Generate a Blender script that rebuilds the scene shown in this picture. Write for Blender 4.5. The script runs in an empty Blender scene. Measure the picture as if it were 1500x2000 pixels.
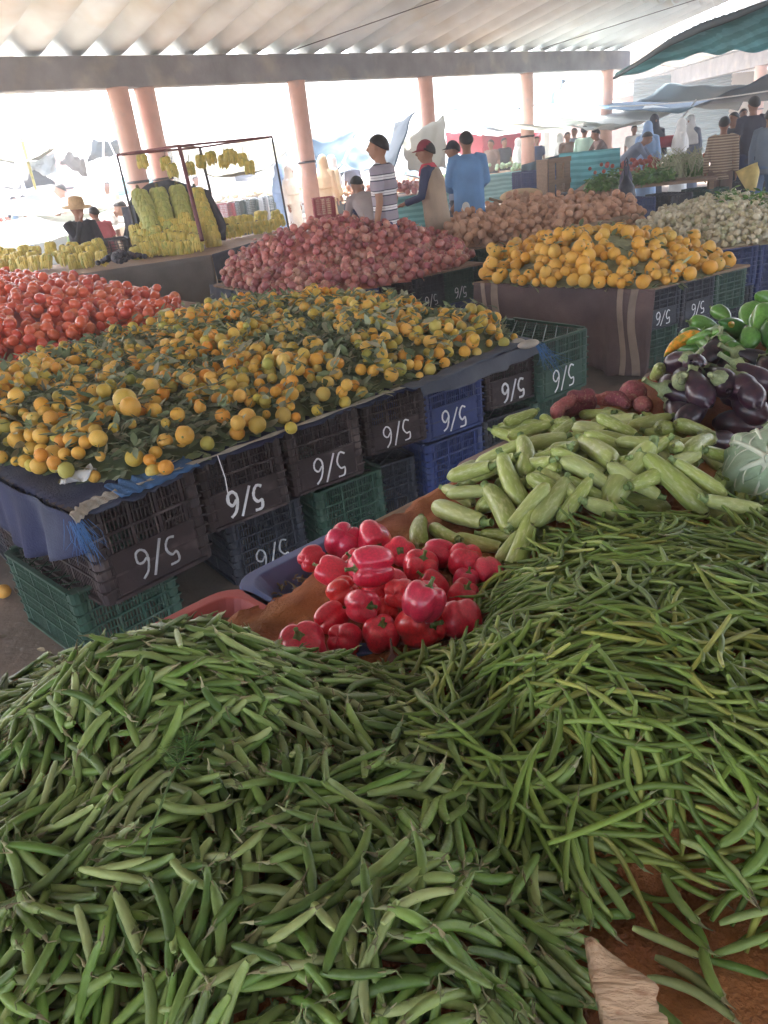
import bpy, math, random
import numpy as np
from mathutils import Vector, Matrix, Euler
rnd = random.Random(7); rng = np.random.default_rng(7)
SC = bpy.context.scene; COL = SC.collection
R_ = math.radians
# ---------------- camera
CAMZ = 1.70; PITCH = 25.4; ROLL = 6.5; FPX = 1480.0      # focal length in pixels of the 1500x2000 frame
_p, _r = R_(PITCH), R_(ROLL)
FW = Vector((0, math.cos(_p), -math.sin(_p))); _r0 = Vector((1, 0, 0)); _u0 = Vector((0, math.sin(_p), math.cos(_p)))
RT = _r0*math.cos(_r) - _u0*math.sin(_r); UPV = _r0*math.sin(_r) + _u0*math.cos(_r)
CO = Vector((0, 0, CAMZ))
cam_d = bpy.data.cameras.new('camera'); cam = bpy.data.objects.new('camera', cam_d); COL.objects.link(cam)
cam.matrix_world = Matrix(((RT.x, UPV.x, -FW.x, 0), (RT.y, UPV.y, -FW.y, 0), (RT.z, UPV.z, -FW.z, CAMZ), (0, 0, 0, 1)))
cam_d.sensor_fit = 'VERTICAL'; cam_d.sensor_height = 36.0; cam_d.lens = 36.0*FPX/2000.0
cam_d.clip_start = 0.05; cam_d.clip_end = 800
SC.camera = cam
# ---------------- light
SUN_EL, SUN_AZ = R_(56), R_(-38)        # azimuth from +Y towards +X: the sun stands beyond the hall, to the left
wd = bpy.data.worlds.new("World"); SC.world = wd; wd.use_nodes = True
nt = wd.node_tree; bg = nt.nodes['Background']; sky = nt.nodes.new('ShaderNodeTexSky')
sky.sky_type = 'NISHITA'; sky.sun_disc = False; sky.sun_elevation = SUN_EL; sky.sun_rotation = SUN_AZ
sky.dust_density = 4.0; sky.air_density = 1.0
nt.links.new(sky.outputs[0], bg.inputs[0]); bg.inputs[1].default_value = 0.15
sd = bpy.data.lights.new('sun', 'SUN'); sd.energy = 2.8; sd.angle = R_(0.5); sd.color = (1.0, 0.95, 0.86)
sun = bpy.data.objects.new('sun', sd); COL.objects.link(sun); sun.location = (-20, 30, 40)
_sv = Vector((math.sin(SUN_AZ)*math.cos(SUN_EL), math.cos(SUN_AZ)*math.cos(SUN_EL), math.sin(SUN_EL)))
sun.rotation_euler = _sv.to_track_quat('Z', 'Y').to_euler()
SC.view_settings.view_transform = 'Standard'; SC.view_settings.look = 'None'; SC.view_settings.gamma = 1.0
SC.view_settings.exposure = 3.4
SC.cycles.max_bounces = 8; SC.cycles.diffuse_bounces = 4; SC.cycles.glossy_bounces = 2; SC.cycles.volume_bounces = 1
SC.cycles.use_denoising = True
SC.cycles.transmission_bounces = 3

# ---------------- image point -> place
def ray(px, py): return (FW*FPX + RT*(px-750) - UPV*(py-1000))
def P(px, py, z):
    d = ray(px, py); t = (z-CAMZ)/d.z; return CO + d*t
def D(px, py, depth): return CO + ray(px, py)*(depth/FPX)
def prj(v):
    v = Vector(v)-CO; w = max(v.dot(FW), 1e-4); return 750+FPX*v.dot(RT)/w, 1000-FPX*v.dot(UPV)/w

# ---------------- properties and objects
def tag(o, label=None, cat=None, group=None, kind=None):
    for k, v in (('label', label), ('category', cat), ('group', group), ('kind', kind)):
        if v: o[k] = v
    return o
def empty(name, loc=(0, 0, 0), rz=0, **kw):
    o = bpy.data.objects.new(name, None); COL.objects.link(o); o.location = loc; o.rotation_euler = (0, 0, rz)
    o.empty_display_size = 0.1
    return tag(o, **kw)
def mesh_from(V, Fc, mats, mi=None, smooth=True, name='mesh'):
    me = bpy.data.meshes.new(name); me.from_pydata(V, [], Fc)
    for m in mats: me.materials.append(m)
    if mi is not None: me.polygons.foreach_set('material_index', np.asarray(mi, dtype=np.int32))
    me.polygons.foreach_set('use_smooth', np.full(len(me.polygons), bool(smooth)))
    me.update(); return me
def link(name, me, parent=None, **kw):
    o = bpy.data.objects.new(name, me); COL.objects.link(o)
    if parent: o.parent = parent
    return tag(o, **kw)
def copy_tree(o, parent=None):
    c = o.copy(); COL.objects.link(c)
    if parent: c.parent = parent
    for ch in list(o.children): copy_tree(ch, c)
    return c
def swap_mat(o, m, i=0):
    o.material_slots[i].link = 'OBJECT'; o.material_slots[i].material = m

class MB:
    """collects simple solids, links them as one mesh"""
    def __init__(s): s.v = []; s.f = []; s.m = []; s.cm = 0
    def add(s, V, Fc):
        b = len(s.v); s.v += [tuple(v) for v in V]; s.f += [tuple(i+b for i in f) for f in Fc]; s.m += [s.cm]*len(Fc); return s
    def box(s, c, size, M=None):
        x, y, z = size[0]/2, size[1]/2, size[2]/2; c = Vector(c)
        V = [Vector((i*x, j*y, k*z)) for i in (-1, 1) for j in (-1, 1) for k in (-1, 1)]
        if M: V = [M @ v for v in V]
        return s.add([v+c for v in V], [(0, 1, 3, 2), (4, 6, 7, 5), (0, 4, 5, 1), (2, 3, 7, 6), (0, 2, 6, 4), (1, 5, 7, 3)])
    def tube(s, pts, rad, n=8, cap=True, flat=1.0, up=None):
        pts = [Vector(p) for p in pts]; V = []; Fc = []; m = len(pts)
        if not hasattr(rad, '__len__'): rad = [rad]*m
        T = [(pts[min(i+1, m-1)]-pts[max(i-1, 0)]).normalized() for i in range(m)]
        a = Vector(up) if up else (Vector((0, 0, 1)) if abs(T[0].z) < .8 else Vector((0, 1, 0)))
        for i in range(m):
            a = (a - T[i]*a.dot(T[i])); a = a.normalized() if a.length > 1e-6 else T[i].orthogonal().normalized()
            b = T[i].cross(a); rr = rad[i]
            ra, rb = rr if hasattr(rr, '__len__') else (rr*flat, rr)
            for k in range(n):
                t = 2*math.pi*k/n; V.append(pts[i] + a*(ra*math.cos(t)) + b*(rb*math.sin(t)))
        for i in range(m-1):
            for k in range(n):
                k2 = (k+1) % n; Fc.append((i*n+k, (i+1)*n+k, (i+1)*n+k2, i*n+k2)[::-1])
        if cap: Fc.append(tuple(range(n))[::-1][::-1]); Fc.append(tuple((m-1)*n+k for k in range(n))[::-1])
        return s.add(V, Fc)
    def lathe(s, prof, n=16, M=None, fn=None, cap=True):
        """prof: list of (r, z); fn(theta, i) multiplies the radius"""
        V = []; Fc = []; m = len(prof)
        for i, (r, z) in enumerate(prof):
            for k in range(n):
                t = 2*math.pi*k/n; q = r*(fn(t, i) if fn else 1); v = Vector((q*math.cos(t), q*math.sin(t), z)); V.append(M @ v if M else v)
        for i in range(m-1):
            for k in range(n):
                k2 = (k+1) % n; Fc.append((i*n+k, i*n+k2, (i+1)*n+k2, (i+1)*n+k))
        if cap: Fc.append(tuple(range(n))[::-1]); Fc.append(tuple((m-1)*n+k for k in range(n)))
        return s.add(V, Fc)
    def ball(s, c, r, n=12, m=8, M=None):
        c = Vector(c); rr = r if hasattr(r, '__len__') else (r, r, r); V = []; Fc = []
        for i in range(m+1):
            a = math.pi*i/m
            for k in range(n):
                t = 2*math.pi*k/n; v = Vector((rr[0]*math.sin(a)*math.cos(t), rr[1]*math.sin(a)*math.sin(t), rr[2]*math.cos(a)))
                V.append((M @ v if M else v)+c)
        for i in range(m):
            for k in range(n):
                k2 = (k+1) % n; f = (i*n+k, (i+1)*n+k, (i+1)*n+k2, i*n+k2)
                Fc.append(f)
        return s.add(V, Fc)
    def prism(s, poly, z0, z1):
        n = len(poly); V = [(p[0], p[1], z0) for p in poly]+[(p[0], p[1], z1) for p in poly]
        Fc = [tuple(range(n))[::-1], tuple(range(n, 2*n))]+[(i, (i+1) % n, n+(i+1) % n, n+i) for i in range(n)]
        return s.add(V, Fc)
    def sheet(s, fn, nu, nv, th=0.0):
        V = [fn(i/nu, j/nv) for i in range(nu+1) for j in range(nv+1)]
        Fc = [(i*(nv+1)+j, (i+1)*(nv+1)+j, (i+1)*(nv+1)+j+1, i*(nv+1)+j+1) for i in range(nu) for j in range(nv)]
        return s.add(V, Fc)
    def arr(s): return np.array(s.v, dtype=float), s.f, s.m
    def build(s, name, mats, parent=None, smooth=False, bevel=0, solid=0, remesh=0, **kw):
        mats = mats if isinstance(mats, (list, tuple)) else [mats]
        me = mesh_from(s.v, s.f, mats, s.m, smooth, name)
        o = link(name, me, parent, **kw)
        if solid:
            q = o.modifiers.new('solid', 'SOLIDIFY'); q.thickness = solid; q.offset = 0
        if bevel:
            q = o.modifiers.new('bev', 'BEVEL'); q.width = bevel; q.segments = 2; q.limit_method = 'ANGLE'
        if remesh:
            q = o.modifiers.new('rem', 'REMESH'); q.mode = 'VOXEL'; q.voxel_size = remesh; q.use_smooth_shade = True
            q = o.modifiers.new('sm', 'SMOOTH'); q.factor = .6; q.iterations = 4
        return o

# ---------------- materials
def mat(name, cols, rough=0.55, var=0.0, nscale=6.0, mott=0.25, bump=0.0, bscale=40.0, spec=0.5, coat=0.0, sss=0.0,
        translucent=0.0, second=None, second_scale=3.0, second_amt=(0.45, 0.6), stretch=None, metallic=0.0, wave=None):
    """cols: linear colours picked at random per object and per loose piece; mottled by noise"""
    m = bpy.data.materials.new(name); m.use_nodes = True; n = m.node_tree.nodes; l = m.node_tree.links
    b = n['Principled BSDF']; b.inputs['Roughness'].default_value = rough; b.inputs['Metallic'].default_value = metallic
    b.inputs['Specular IOR Level'].default_value = spec; b.inputs['Coat Weight'].default_value = coat; b.inputs['Coat Roughness'].default_value = .12
    tc = n.new('ShaderNodeTexCoord'); vec = tc.outputs['Object']
    if stretch:
        mp = n.new('ShaderNodeMapping'); mp.inputs['Scale'].default_value = stretch; l.new(vec, mp.inputs[0]); vec = mp.outputs[0]
    oi = n.new('ShaderNodeObjectInfo'); ge = n.new('ShaderNodeNewGeometry')
    ad = n.new('ShaderNodeMath'); ad.operation = 'ADD'; l.new(oi.outputs['Random'], ad.inputs[0]); l.new(ge.outputs['Random Per Island'], ad.inputs[1])
    fr = n.new('ShaderNodeMath'); fr.operation = 'FRACT'; l.new(ad.outputs[0], fr.inputs[0])
    if len(cols) > 1:
        cr = n.new('ShaderNodeValToRGB'); e = cr.color_ramp.elements
        e[0].color = (*cols[0], 1); e[1].color = (*cols[-1], 1)
        for i in range(1, len(cols)-1):
            q = e.new(i/(len(cols)-1)); q.color = (*cols[i], 1)
        l.new(fr.outputs[0], cr.inputs[0]); col = cr.outputs[0]
    else:
        rg = n.new('ShaderNodeRGB'); rg.outputs[0].default_value = (*cols[0], 1); col = rg.outputs[0]
    # offset the texture per piece so that copies do not repeat their blotches
    vm = n.new('ShaderNodeVectorMath'); vm.operation = 'ADD'; l.new(vec, vm.inputs[0])
    cx = n.new('ShaderNodeCombineXYZ'); ml = n.new('ShaderNodeMath'); ml.operation = 'MULTIPLY'; ml.inputs[1].default_value = 37.0
    l.new(fr.outputs[0], ml.inputs[0]); l.new(ml.outputs[0], cx.inputs[0]); l.new(ml.outputs[0], cx.inputs[2]); l.new(cx.outputs[0], vm.inputs[1])
    nz = n.new('ShaderNodeTexNoise'); nz.inputs['Scale'].default_value = nscale; nz.inputs['Detail'].default_value = 5; l.new(vm.outputs[0], nz.inputs['Vector'])
    if second:
        n2 = n.new('ShaderNodeTexNoise'); n2.inputs['Scale'].default_value = second_scale; n2.inputs['Detail'].default_value = 3; l.new(vm.outputs[0], n2.inputs['Vector'])
        mr = n.new('ShaderNodeMapRange'); mr.inputs[1].default_value, mr.inputs[2].default_value = second_amt; l.new(n2.outputs[0], mr.inputs[0])
        mx = n.new('ShaderNodeMix'); mx.data_type = 'RGBA'; l.new(mr.outputs[0], mx.inputs[0]); l.new(col, mx.inputs[6]); mx.inputs[7].default_value = (*second, 1); col = mx.outputs[2]
    if wave:      # (scale, colour, sharp0, sharp1, axis) woven or streaked stripes
        wv = n.new('ShaderNodeTexWave'); wv.inputs['Scale'].default_value = wave[0]; wv.bands_direction = wave[4]; wv.inputs['Distortion'].default_value = wave[5]; wv.inputs['Detail'].default_value = 2
        l.new(vec, wv.inputs['Vector']); mr = n.new('ShaderNodeMapRange'); mr.inputs[1].default_value = wave[2]; mr.inputs[2].default_value = wave[3]; l.new(wv.outputs['Fac'], mr.inputs[0])
        mx = n.new('ShaderNodeMix'); mx.data_type = 'RGBA'; l.new(mr.outputs[0], mx.inputs[0]); l.new(col, mx.inputs[6]); mx.inputs[7].default_value = (*wave[1], 1); col = mx.outputs[2]
    hs = n.new('ShaderNodeHueSaturation'); l.new(col, hs.inputs['Color'])
    mr2 = n.new('ShaderNodeMapRange'); mr2.inputs[1].default_value = .25; mr2.inputs[2].default_value = .75; mr2.inputs[3].default_value = 1-mott; mr2.inputs[4].default_value = 1+mott
    l.new(nz.outputs[0], mr2.inputs[0]); l.new(mr2.outputs[0], hs.inputs['Value']); col = hs.outputs[0]
    if var:
        h2 = n.new('ShaderNodeHueSaturation'); l.new(col, h2.inputs['Color']); m5 = n.new('ShaderNodeMath'); m5.operation = 'MULTIPLY'; m5.inputs[1].default_value = 7.31; l.new(fr.outputs[0], m5.inputs[0])
        f5 = n.new('ShaderNodeMath'); f5.operation = 'FRACT'; l.new(m5.outputs[0], f5.inputs[0])
        m6 = n.new('ShaderNodeMapRange'); m6.inputs[3].default_value = 1-var; m6.inputs[4].default_value = 1+var; l.new(f5.outputs[0], m6.inputs[0]); l.new(m6.outputs[0], h2.inputs['Value']); col = h2.outputs[0]
    l.new(col, b.inputs['Base Color'])
    if sss: b.inputs['Subsurface Weight'].default_value = sss; b.inputs['Subsurface Radius'].default_value = (.02, .01, .005); b.inputs['Subsurface Scale'].default_value = 1
    if bump:
        nb = n.new('ShaderNodeTexNoise'); nb.inputs['Scale'].default_value = bscale; nb.inputs['Detail'].default_value = 4; l.new(vm.outputs[0], nb.inputs['Vector'])
        bp = n.new('ShaderNodeBump'); bp.inputs['Strength'].default_value = bump; bp.inputs['Distance'].default_value = .02; l.new(nb.outputs[0], bp.inputs['Height']); l.new(bp.outputs[0], b.inputs['Normal'])
    if translucent:
        tr = n.new('ShaderNodeBsdfTranslucent'); l.new(col, tr.inputs[0]); mx = n.new('ShaderNodeMixShader'); mx.inputs[0].default_value = translucent
        l.new(b.outputs[0], mx.inputs[1]); l.new(tr.outputs[0], mx.inputs[2]); l.new(mx.outputs[0], n['Material Output'].inputs[0])
    return m

M = dict(
 earth=mat('earth', [(.20, .15, .115)], .9, nscale=1.2, mott=.35, bump=.4, bscale=18, second=(.14, .105, .08), second_scale=.8),
 roof=mat('roof_sheet', [(.78, .83, .83)], .85, nscale=1.1, mott=.16, bump=.15, bscale=14, second=(.68, .66, .58), second_scale=.9, second_amt=(.5, .72), stretch=(1, 1, 1)),
 concrete=mat('grey_beam', [(.22, .22, .225)], .8, nscale=2.5, mott=.28, bump=.25, bscale=16, second=(.30, .28, .25), second_scale=1.6, second_amt=(.54, .66)),
 column=mat('pink_column', [(.56, .34, .27)], .7, nscale=3, mott=.16, bump=.12, bscale=20, second=(.42, .29, .25), second_scale=3, second_amt=(.55, .7)),
 pea=mat('pea_pod', [(.085, .165, .026), (.125, .22, .036), (.22, .31, .08), (.08, .155, .025), (.165, .25, .05), (.35, .39, .16), (.11, .195, .032), (.27, .33, .12)], .42, var=.34, nscale=35, mott=.2, bump=.12, bscale=160, second=(.20, .28, .07), second_scale=14, second_amt=(.52, .78)),
 peadry=mat('pea_stem', [(.30, .26, .13), (.18, .15, .08), (.20, .27, .10), (.36, .33, .20)], .8, var=.25, nscale=30),
 bean=mat('green_bean', [(.11, .185, .028), (.16, .24, .038), (.13, .205, .032), (.21, .285, .06), (.30, .30, .06)], .45, var=.32, nscale=25, mott=.18, bump=.08, bscale=90),
 zuc=mat('zucchini', [(.32, .40, .09), (.38, .45, .12), (.45, .50, .19), (.29, .36, .08)], .38, var=.12, nscale=14, mott=.16, bump=.06, bscale=70, second=(.52, .56, .26), second_scale=22, stretch=(.35, 1.3, 1.3), second_amt=(.5, .68)),
 zstem=mat('zucchini_stem', [(.16, .24, .07), (.25, .33, .13)], .6, var=.2, nscale=30),
 redp=mat('red_pepper', [(.70, .018, .045), (.80, .035, .075), (.66, .02, .08), (.74, .03, .03)], .3, var=.14, nscale=9, mott=.2, coat=.3, bump=.04, bscale=20, spec=.6),
 pstem=mat('pepper_stem', [(.10, .19, .04), (.20, .25, .08)], .5, var=.15, nscale=20),
 greenp=mat('green_pepper', [(.07, .20, .035), (.12, .28, .05), (.05, .15, .03)], .28, var=.12, nscale=12, coat=.25),
 orangep=mat('orange_pepper', [(.75, .19, .02), (.80, .34, .03)], .28, var=.05, nscale=8, coat=.25, second=(.35, .30, .04), second_scale=10),
 egg=mat('eggplant', [(.018, .010, .022), (.035, .012, .030), (.012, .008, .016)], .34, nscale=8, coat=.15, spec=.6, second=(.05, .018, .028), second_scale=6),
 eggc=mat('eggplant_calyx', [(.22, .27, .12), (.27, .30, .16)], .6, var=.15, nscale=25),
 sweet=mat('sweet_potato', [(.30, .07, .085), (.34, .10, .09), (.25, .06, .08)], .75, var=.1, nscale=12, mott=.3, bump=.35, bscale=35, second=(.42, .22, .16), second_scale=14, second_amt=(.55, .7)),
 cabbage=mat('cabbage', [(.48, .60, .42), (.40, .55, .34)], .5, nscale=8, mott=.15, bump=.5, bscale=28, translucent=.25),
 cabbvein=mat('cabbage_vein', [(.66, .70, .56)], .5, mott=.08),
 orange=mat('orange_peel', [(.84, .34, .03), (.82, .42, .06), (.78, .46, .08), (.58, .46, .07), (.84, .44, .06), (.86, .52, .12), (.84, .28, .02), (.40, .40, .08), (.78, .50, .12)], .5, var=.1, nscale=18, mott=.08, bump=.25, bscale=240, second=(.46, .40, .08), second_scale=22, second_amt=(.52, .75)),
 yellowo=mat('yellow_citrus', [(.80, .40, .05), (.82, .46, .08), (.78, .36, .04), (.70, .46, .10)], .48, var=.06, nscale=14, mott=.08, bump=.25, bscale=180),
 leaf=mat('citrus_leaf', [(.13, .175, .085), (.18, .23, .11), (.28, .31, .19), (.10, .15, .07), (.38, .34, .22), (.23, .27, .15)], .55, var=.3, nscale=20, translucent=.15),
 twig=mat('twig', [(.13, .12, .06), (.2, .17, .1)], .8, var=.2),
 tomato=mat('tomato', [(.66, .085, .040), (.72, .13, .05), (.60, .07, .04), (.74, .19, .07)], .25, var=.08, nscale=8, mott=.1, coat=.25),
 onion=mat('onion_skin', [(.44, .12, .11), (.54, .20, .16), (.36, .08, .10), (.60, .32, .22)], .42, var=.2, nscale=16, mott=.3, bump=.2, bscale=50, stretch=(1, 1, .2), coat=.1),
 oniondry=mat('onion_neck', [(.42, .26, .17), (.5, .36, .24)], .8, var=.2),
 potato=mat('potato', [(.52, .28, .17), (.58, .34, .22), (.46, .24, .15)], .8, var=.12, nscale=14, mott=.25, bump=.25, bscale=50),
 garlic=mat('white_onion', [(.60, .52, .36), (.68, .62, .46), (.56, .46, .28), (.48, .48, .27)], .5, var=.12, nscale=16, mott=.15),
 banana=mat('banana', [(.66, .50, .10), (.58, .48, .10), (.70, .56, .15)], .5, var=.12, nscale=22, mott=.18, second=(.40, .42, .10), second_scale=9, second_amt=(.5, .7)),
 gbanana=mat('green_banana', [(.40, .43, .13), (.46, .46, .14), (.33, .39, .11)], .5, var=.12, nscale=22, mott=.15),
 stalk=mat('banana_stalk', [(.14, .13, .06)], .8),
 rust=mat('rust_cloth', [(.30, .085, .035)], .9, nscale=7, mott=.4, bump=.5, bscale=160, second=(.38, .15, .05), second_scale=4, second_amt=(.42, .62)),
 bluecloth=mat('blue_cloth', [(.018, .024, .075)], .85, nscale=6, mott=.25, bump=.3, bscale=120, second=(.04, .05, .09), second_scale=3),
 lblue=mat('pale_blue_cloth', [(.06, .16, .36)], .85, nscale=10, mott=.2, bump=.3, bscale=120),
 webbing=mat('webbing', [(.42, .38, .32)], .9, nscale=20, mott=.2, bump=.4, bscale=150),
 greycloth=mat('grey_sack', [(.20, .175, .155)], .95, nscale=3, mott=.25, bump=.35, bscale=70, second=(.19, .17, .155), second_scale=2),
 darkcloth=mat('dark_sheet', [(.055, .06, .075)], .9, nscale=3, mott=.3, bump=.2, bscale=40),
 slate=mat('slate_sheet', [(.085, .10, .135)], .8, nscale=3, mott=.2, bump=.2, bscale=30, second=(.12, .13, .16), second_scale=2),
 stripe=mat('striped_blanket', [(.15, .10, .095)], .95, nscale=5, mott=.25, bump=.4, bscale=90, second=(.12, .08, .08), second_scale=2),
 stripe2=mat('blanket_stripe', [(.33, .25, .20)], .95, nscale=6, mott=.25, bump=.4, bscale=90),
 wood=mat('grey_wood', [(.26, .17, .115), (.31, .21, .14)], .8, nscale=4, mott=.25, stretch=(1, 9, 9), bump=.3, bscale=25),
 palewood=mat('split_wood', [(.50, .33, .20)], .75, nscale=5, mott=.25, stretch=(1.2, 14, 8), bump=.5, bscale=14, second=(.36, .20, .11), second_scale=9, second_amt=(.55, .62)),
 redplastic=mat('red_plastic', [(.42, .075, .07)], .5, nscale=8, mott=.15, bump=.05, bscale=60),
 blueplastic=mat('blue_tray_plastic', [(.06, .10, .28)], .5, nscale=8, mott=.2, second=(.12, .15, .30), second_scale=5),
 pinkplastic=mat('faded_plastic', [(.34, .24, .22)], .7, nscale=8, mott=.2, second=(.25, .17, .15), second_scale=5),
 cbrown=mat('crate_brown', [(.030, .017, .019)], .5, nscale=7, mott=.35, bump=.1, bscale=60, second=(.12, .09, .085), second_scale=6, second_amt=(.55, .7)),
 cgreen=mat('crate_green', [(.020, .062, .040)], .5, nscale=7, mott=.3, bump=.1, bscale=60, second=(.06, .10, .075), second_scale=6, second_amt=(.5, .7)),
 cblue=mat('crate_blue', [(.022, .040, .15)], .5, nscale=7, mott=.3, bump=.1, bscale=60, second=(.05, .065, .14), second_scale=6, second_amt=(.5, .7)),
 cblack=mat('crate_black', [(.018, .020, .032)], .5, nscale=7, mott=.3, bump=.1, bscale=60, second=(.05, .055, .07), second_scale=9, second_amt=(.5, .7)),
 cred=mat('crate_red', [(.32, .03, .04)], .5, nscale=7, mott=.2),
 cwhite=mat('crate_white', [(.6, .6, .58)], .5, nscale=7, mott=.1),
 paint=mat('white_paint', [(.80, .80, .82)], .7, nscale=25, mott=.12),
 chalk=mat('chalk_grey', [(.42, .43, .45)], .9, nscale=40, mott=.3),
 steel=mat('red_steel', [(.16, .045, .05)], .6, nscale=10, mott=.3),
 darksteel=mat('dark_steel', [(.05, .045, .05)], .6, nscale=10, mott=.3),
 whitesteel=mat('pale_pole', [(.62, .64, .64)], .5, nscale=6, mott=.1),
 tarpwhite=mat('white_tarp', [(.66, .69, .66)], .7, nscale=1.5, mott=.15, bump=.2, bscale=5, translucent=.5),
 tarpblue=mat('blue_tarp', [(.035, .095, .15)], .6, nscale=1.5, mott=.2, bump=.2, bscale=5, translucent=.3, second=(.06, .13, .18), second_scale=1),
 tarpteal=mat('green_net', [(.32, .58, .60)], .7, nscale=2, mott=.2, translucent=.7, wave=(3, (.22, .44, .45), .4, .6, 'Z', 1.5)),
 tarpdark=mat('dark_tarp', [(.035, .07, .09)], .7, nscale=1.5, mott=.2, bump=.2, bscale=5),
 tarpred=mat('red_tarp', [(.42, .02, .04)], .7, nscale=1.5, mott=.1, translucent=.4),
 tarpolive=mat('olive_tarp', [(.09, .09, .055)], .8, nscale=1.5, mott=.15, translucent=.25),
 tarpgrey=mat('grey_tarp', [(.08, .09, .10)], .8, nscale=1.5, mott=.15, translucent=.15),
 sky_wall=mat('shutter_green', [(.04, .12, .12)], .5, nscale=2, mott=.15, wave=(9, (.02, .07, .07), .45, .6, 'Z', 0.0)),
 herb=mat('herb_leaf', [(.09, .22, .04), (.14, .28, .06), (.10, .19, .05), (.22, .30, .10)], .55, var=.25, nscale=9, translucent=.25),
 dead=mat('dry_stalk', [(.22, .15, .10), (.14, .11, .07), (.30, .24, .15)], .85, var=.25, nscale=20),
 stone=mat('pale_wall', [(.55, .47, .36)], .85, nscale=1.5, mott=.1),
)
# ================= setting
g = MB(); N = 60
g.sheet(lambda a, b: ((a-.5)*400*abs(2*a-1)**1.2, 30+(b-.5)*400*abs(2*b-1)**1.2, 0), N, N)
g.build('ground', M['earth'], kind='structure')

UB = Vector((.760, .649, 0)); WB = Vector((.649, -.760, 0))      # along the beam, across it towards the viewer
EB = P(1221, 136, 3.0); EB.z = 0
def hall_roof(E, U, W, L, depth, z0, slope, name, label, period=.66, amp=.095, back=.30, nx=10):
    root = empty(name, E, label=label, cat='roof')
    n = int(L/period); s = MB()
    def fn(a, b):
        t = -a*n*period; ph = 2*math.pi*a*n; w = -back + b*(depth+back)
        zz = z0+.125 + slope*(w if w < 13 else 26-w) + amp*(math.cos(ph) + .22*math.cos(2*ph))*1.0
        p = U*t + W*w; return (p.x, p.y, zz)
    s.sheet(fn, n*nx, 25); s.build('corrugated_sheet', M['roof'], root, smooth=True, solid=.012)
    for wl in [2.6, 7.4]:      # lap edges where one sheet overlaps the next
        e = MB()
        def ln(a, b, wl=wl):
            t = -a*n*period; ph = 2*math.pi*a*n; w = wl+b*.035; zz = z0+.105 + slope*(w if w < 13 else 26-w) + amp*(math.cos(ph)+.22*math.cos(2*ph)); p = U*t+W*w; return (p.x, p.y, zz)
        if wl < 12: e.sheet(ln, n*nx, 1); e.build('lap_edge', M['roof'], root, smooth=True, solid=.006)
    # sag wires slung below the sheets
    for k in range(4):
        wv = MB(); t0 = -L*(.12+.22*k); p = [U*(t0+i*.9) + W*(.2+i*1.2) for i in range(7)]
        wv.tube([(q.x, q.y, z0+.10+slope*(.2+i*1.2)-.10) for i, q in enumerate(p)], .008, 5); wv.build('wire', M['darksteel'], root)
    return root
def beam(A, B, z0, z1, th, name, label):
    A, B = Vector((A.x, A.y, 0)), Vector((B.x, B.y, 0)); d = (B-A); ang = math.atan2(d.y, d.x)
    b = MB(); b.box(((d.length)/2, 0, (z1-z0)/2), (d.length, th, z1-z0))
    o = b.build(name, M['concrete'], bevel=.02, label=label, cat='beam'); o.location = (A.x, A.y, z0); o.rotation_euler = (0, 0, ang); return o
A0 = EB - UB*34
hall_roof(EB, UB, WB, 34, 25, 3.44, .20, 'hall_roof', 'long corrugated cement roof seen from below over the near stalls')  # roof carried on unseen behind the camera, added to block light from there
beam(A0, EB, 3.0, 3.44, .3, 'concrete_beam', 'long grey concrete beam under the edge of the near corrugated roof')
def column(p, r, z1, label, square=0):
    root = empty('column', (p.x, p.y, 0), label=label, cat='column', group='round columns of the market hall')
    b = MB(); b.lathe([(r, 0), (r, 1.4), (r, 1.402), (r*.985, 1.41), (r*.985, z1-.05), (r, z1-.04), (r, z1)], 28); b.build('shaft', M['column'], root, smooth=True)
    b = MB(); b.lathe([(r+.012, 1.62), (r+.014, 1.66)], 28); b.build('band', M['darksteel'], root, smooth=True)
    return root
cols = [(578, 158, 'pink round column between the red shaft frame and the man in the striped shirt'),
        (830, 150, 'pink round column behind the man in the red cap'),
        (1028, 143, 'pink round column standing by the stacked dark blue crates'),
        (1186, 137, 'pale pink column at the right end of the concrete beam')]
for px, py, lb in cols: column(P(px, py, 3.0), .165, 3.0, lb)
pc = P(281, 172, 3.0); column(pc, .17, 3.0, 'right one of the two pink columns standing close together behind the bananas')
pc = P(237, 174, 3.0) + Vector((.0, -.25, 0)); column(pc, .17, 3.0, 'left one of the two pink columns standing close together behind the bananas')
def rag(px, py, dp, L_, w, label, m='tarpdark'):
    p = D(px, py, dp); b = MB(); b.sheet(lambda u, v: p+Vector(((u-.5)*w*(1-.5*v)+.03*math.sin(v*9), -.02+.03*math.sin(u*9+v*7), -v*L_)), 8, 10); return b.build('rag', M[m], smooth=True, solid=.004, label=label, cat='rag')
rag(1087, 88, 22, .62, .22, 'torn black rag hanging from the right part of the concrete beam')
for k, (x, y0, y1) in enumerate(((276, 78, 112), (283, 75, 150), (289, 82, 120))):
    s = MB(); s.tube([D(x, y0, 13.6), D(x+2, (y0+y1)/2, 13.6), D(x+9-k*4, y1, 13.6)], .014, 5); s.build('loose_wire', M['darksteel'], label='loose black wire end hanging over the beam above the column pair', cat='wire', group='loose wires above the column pair')
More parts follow.
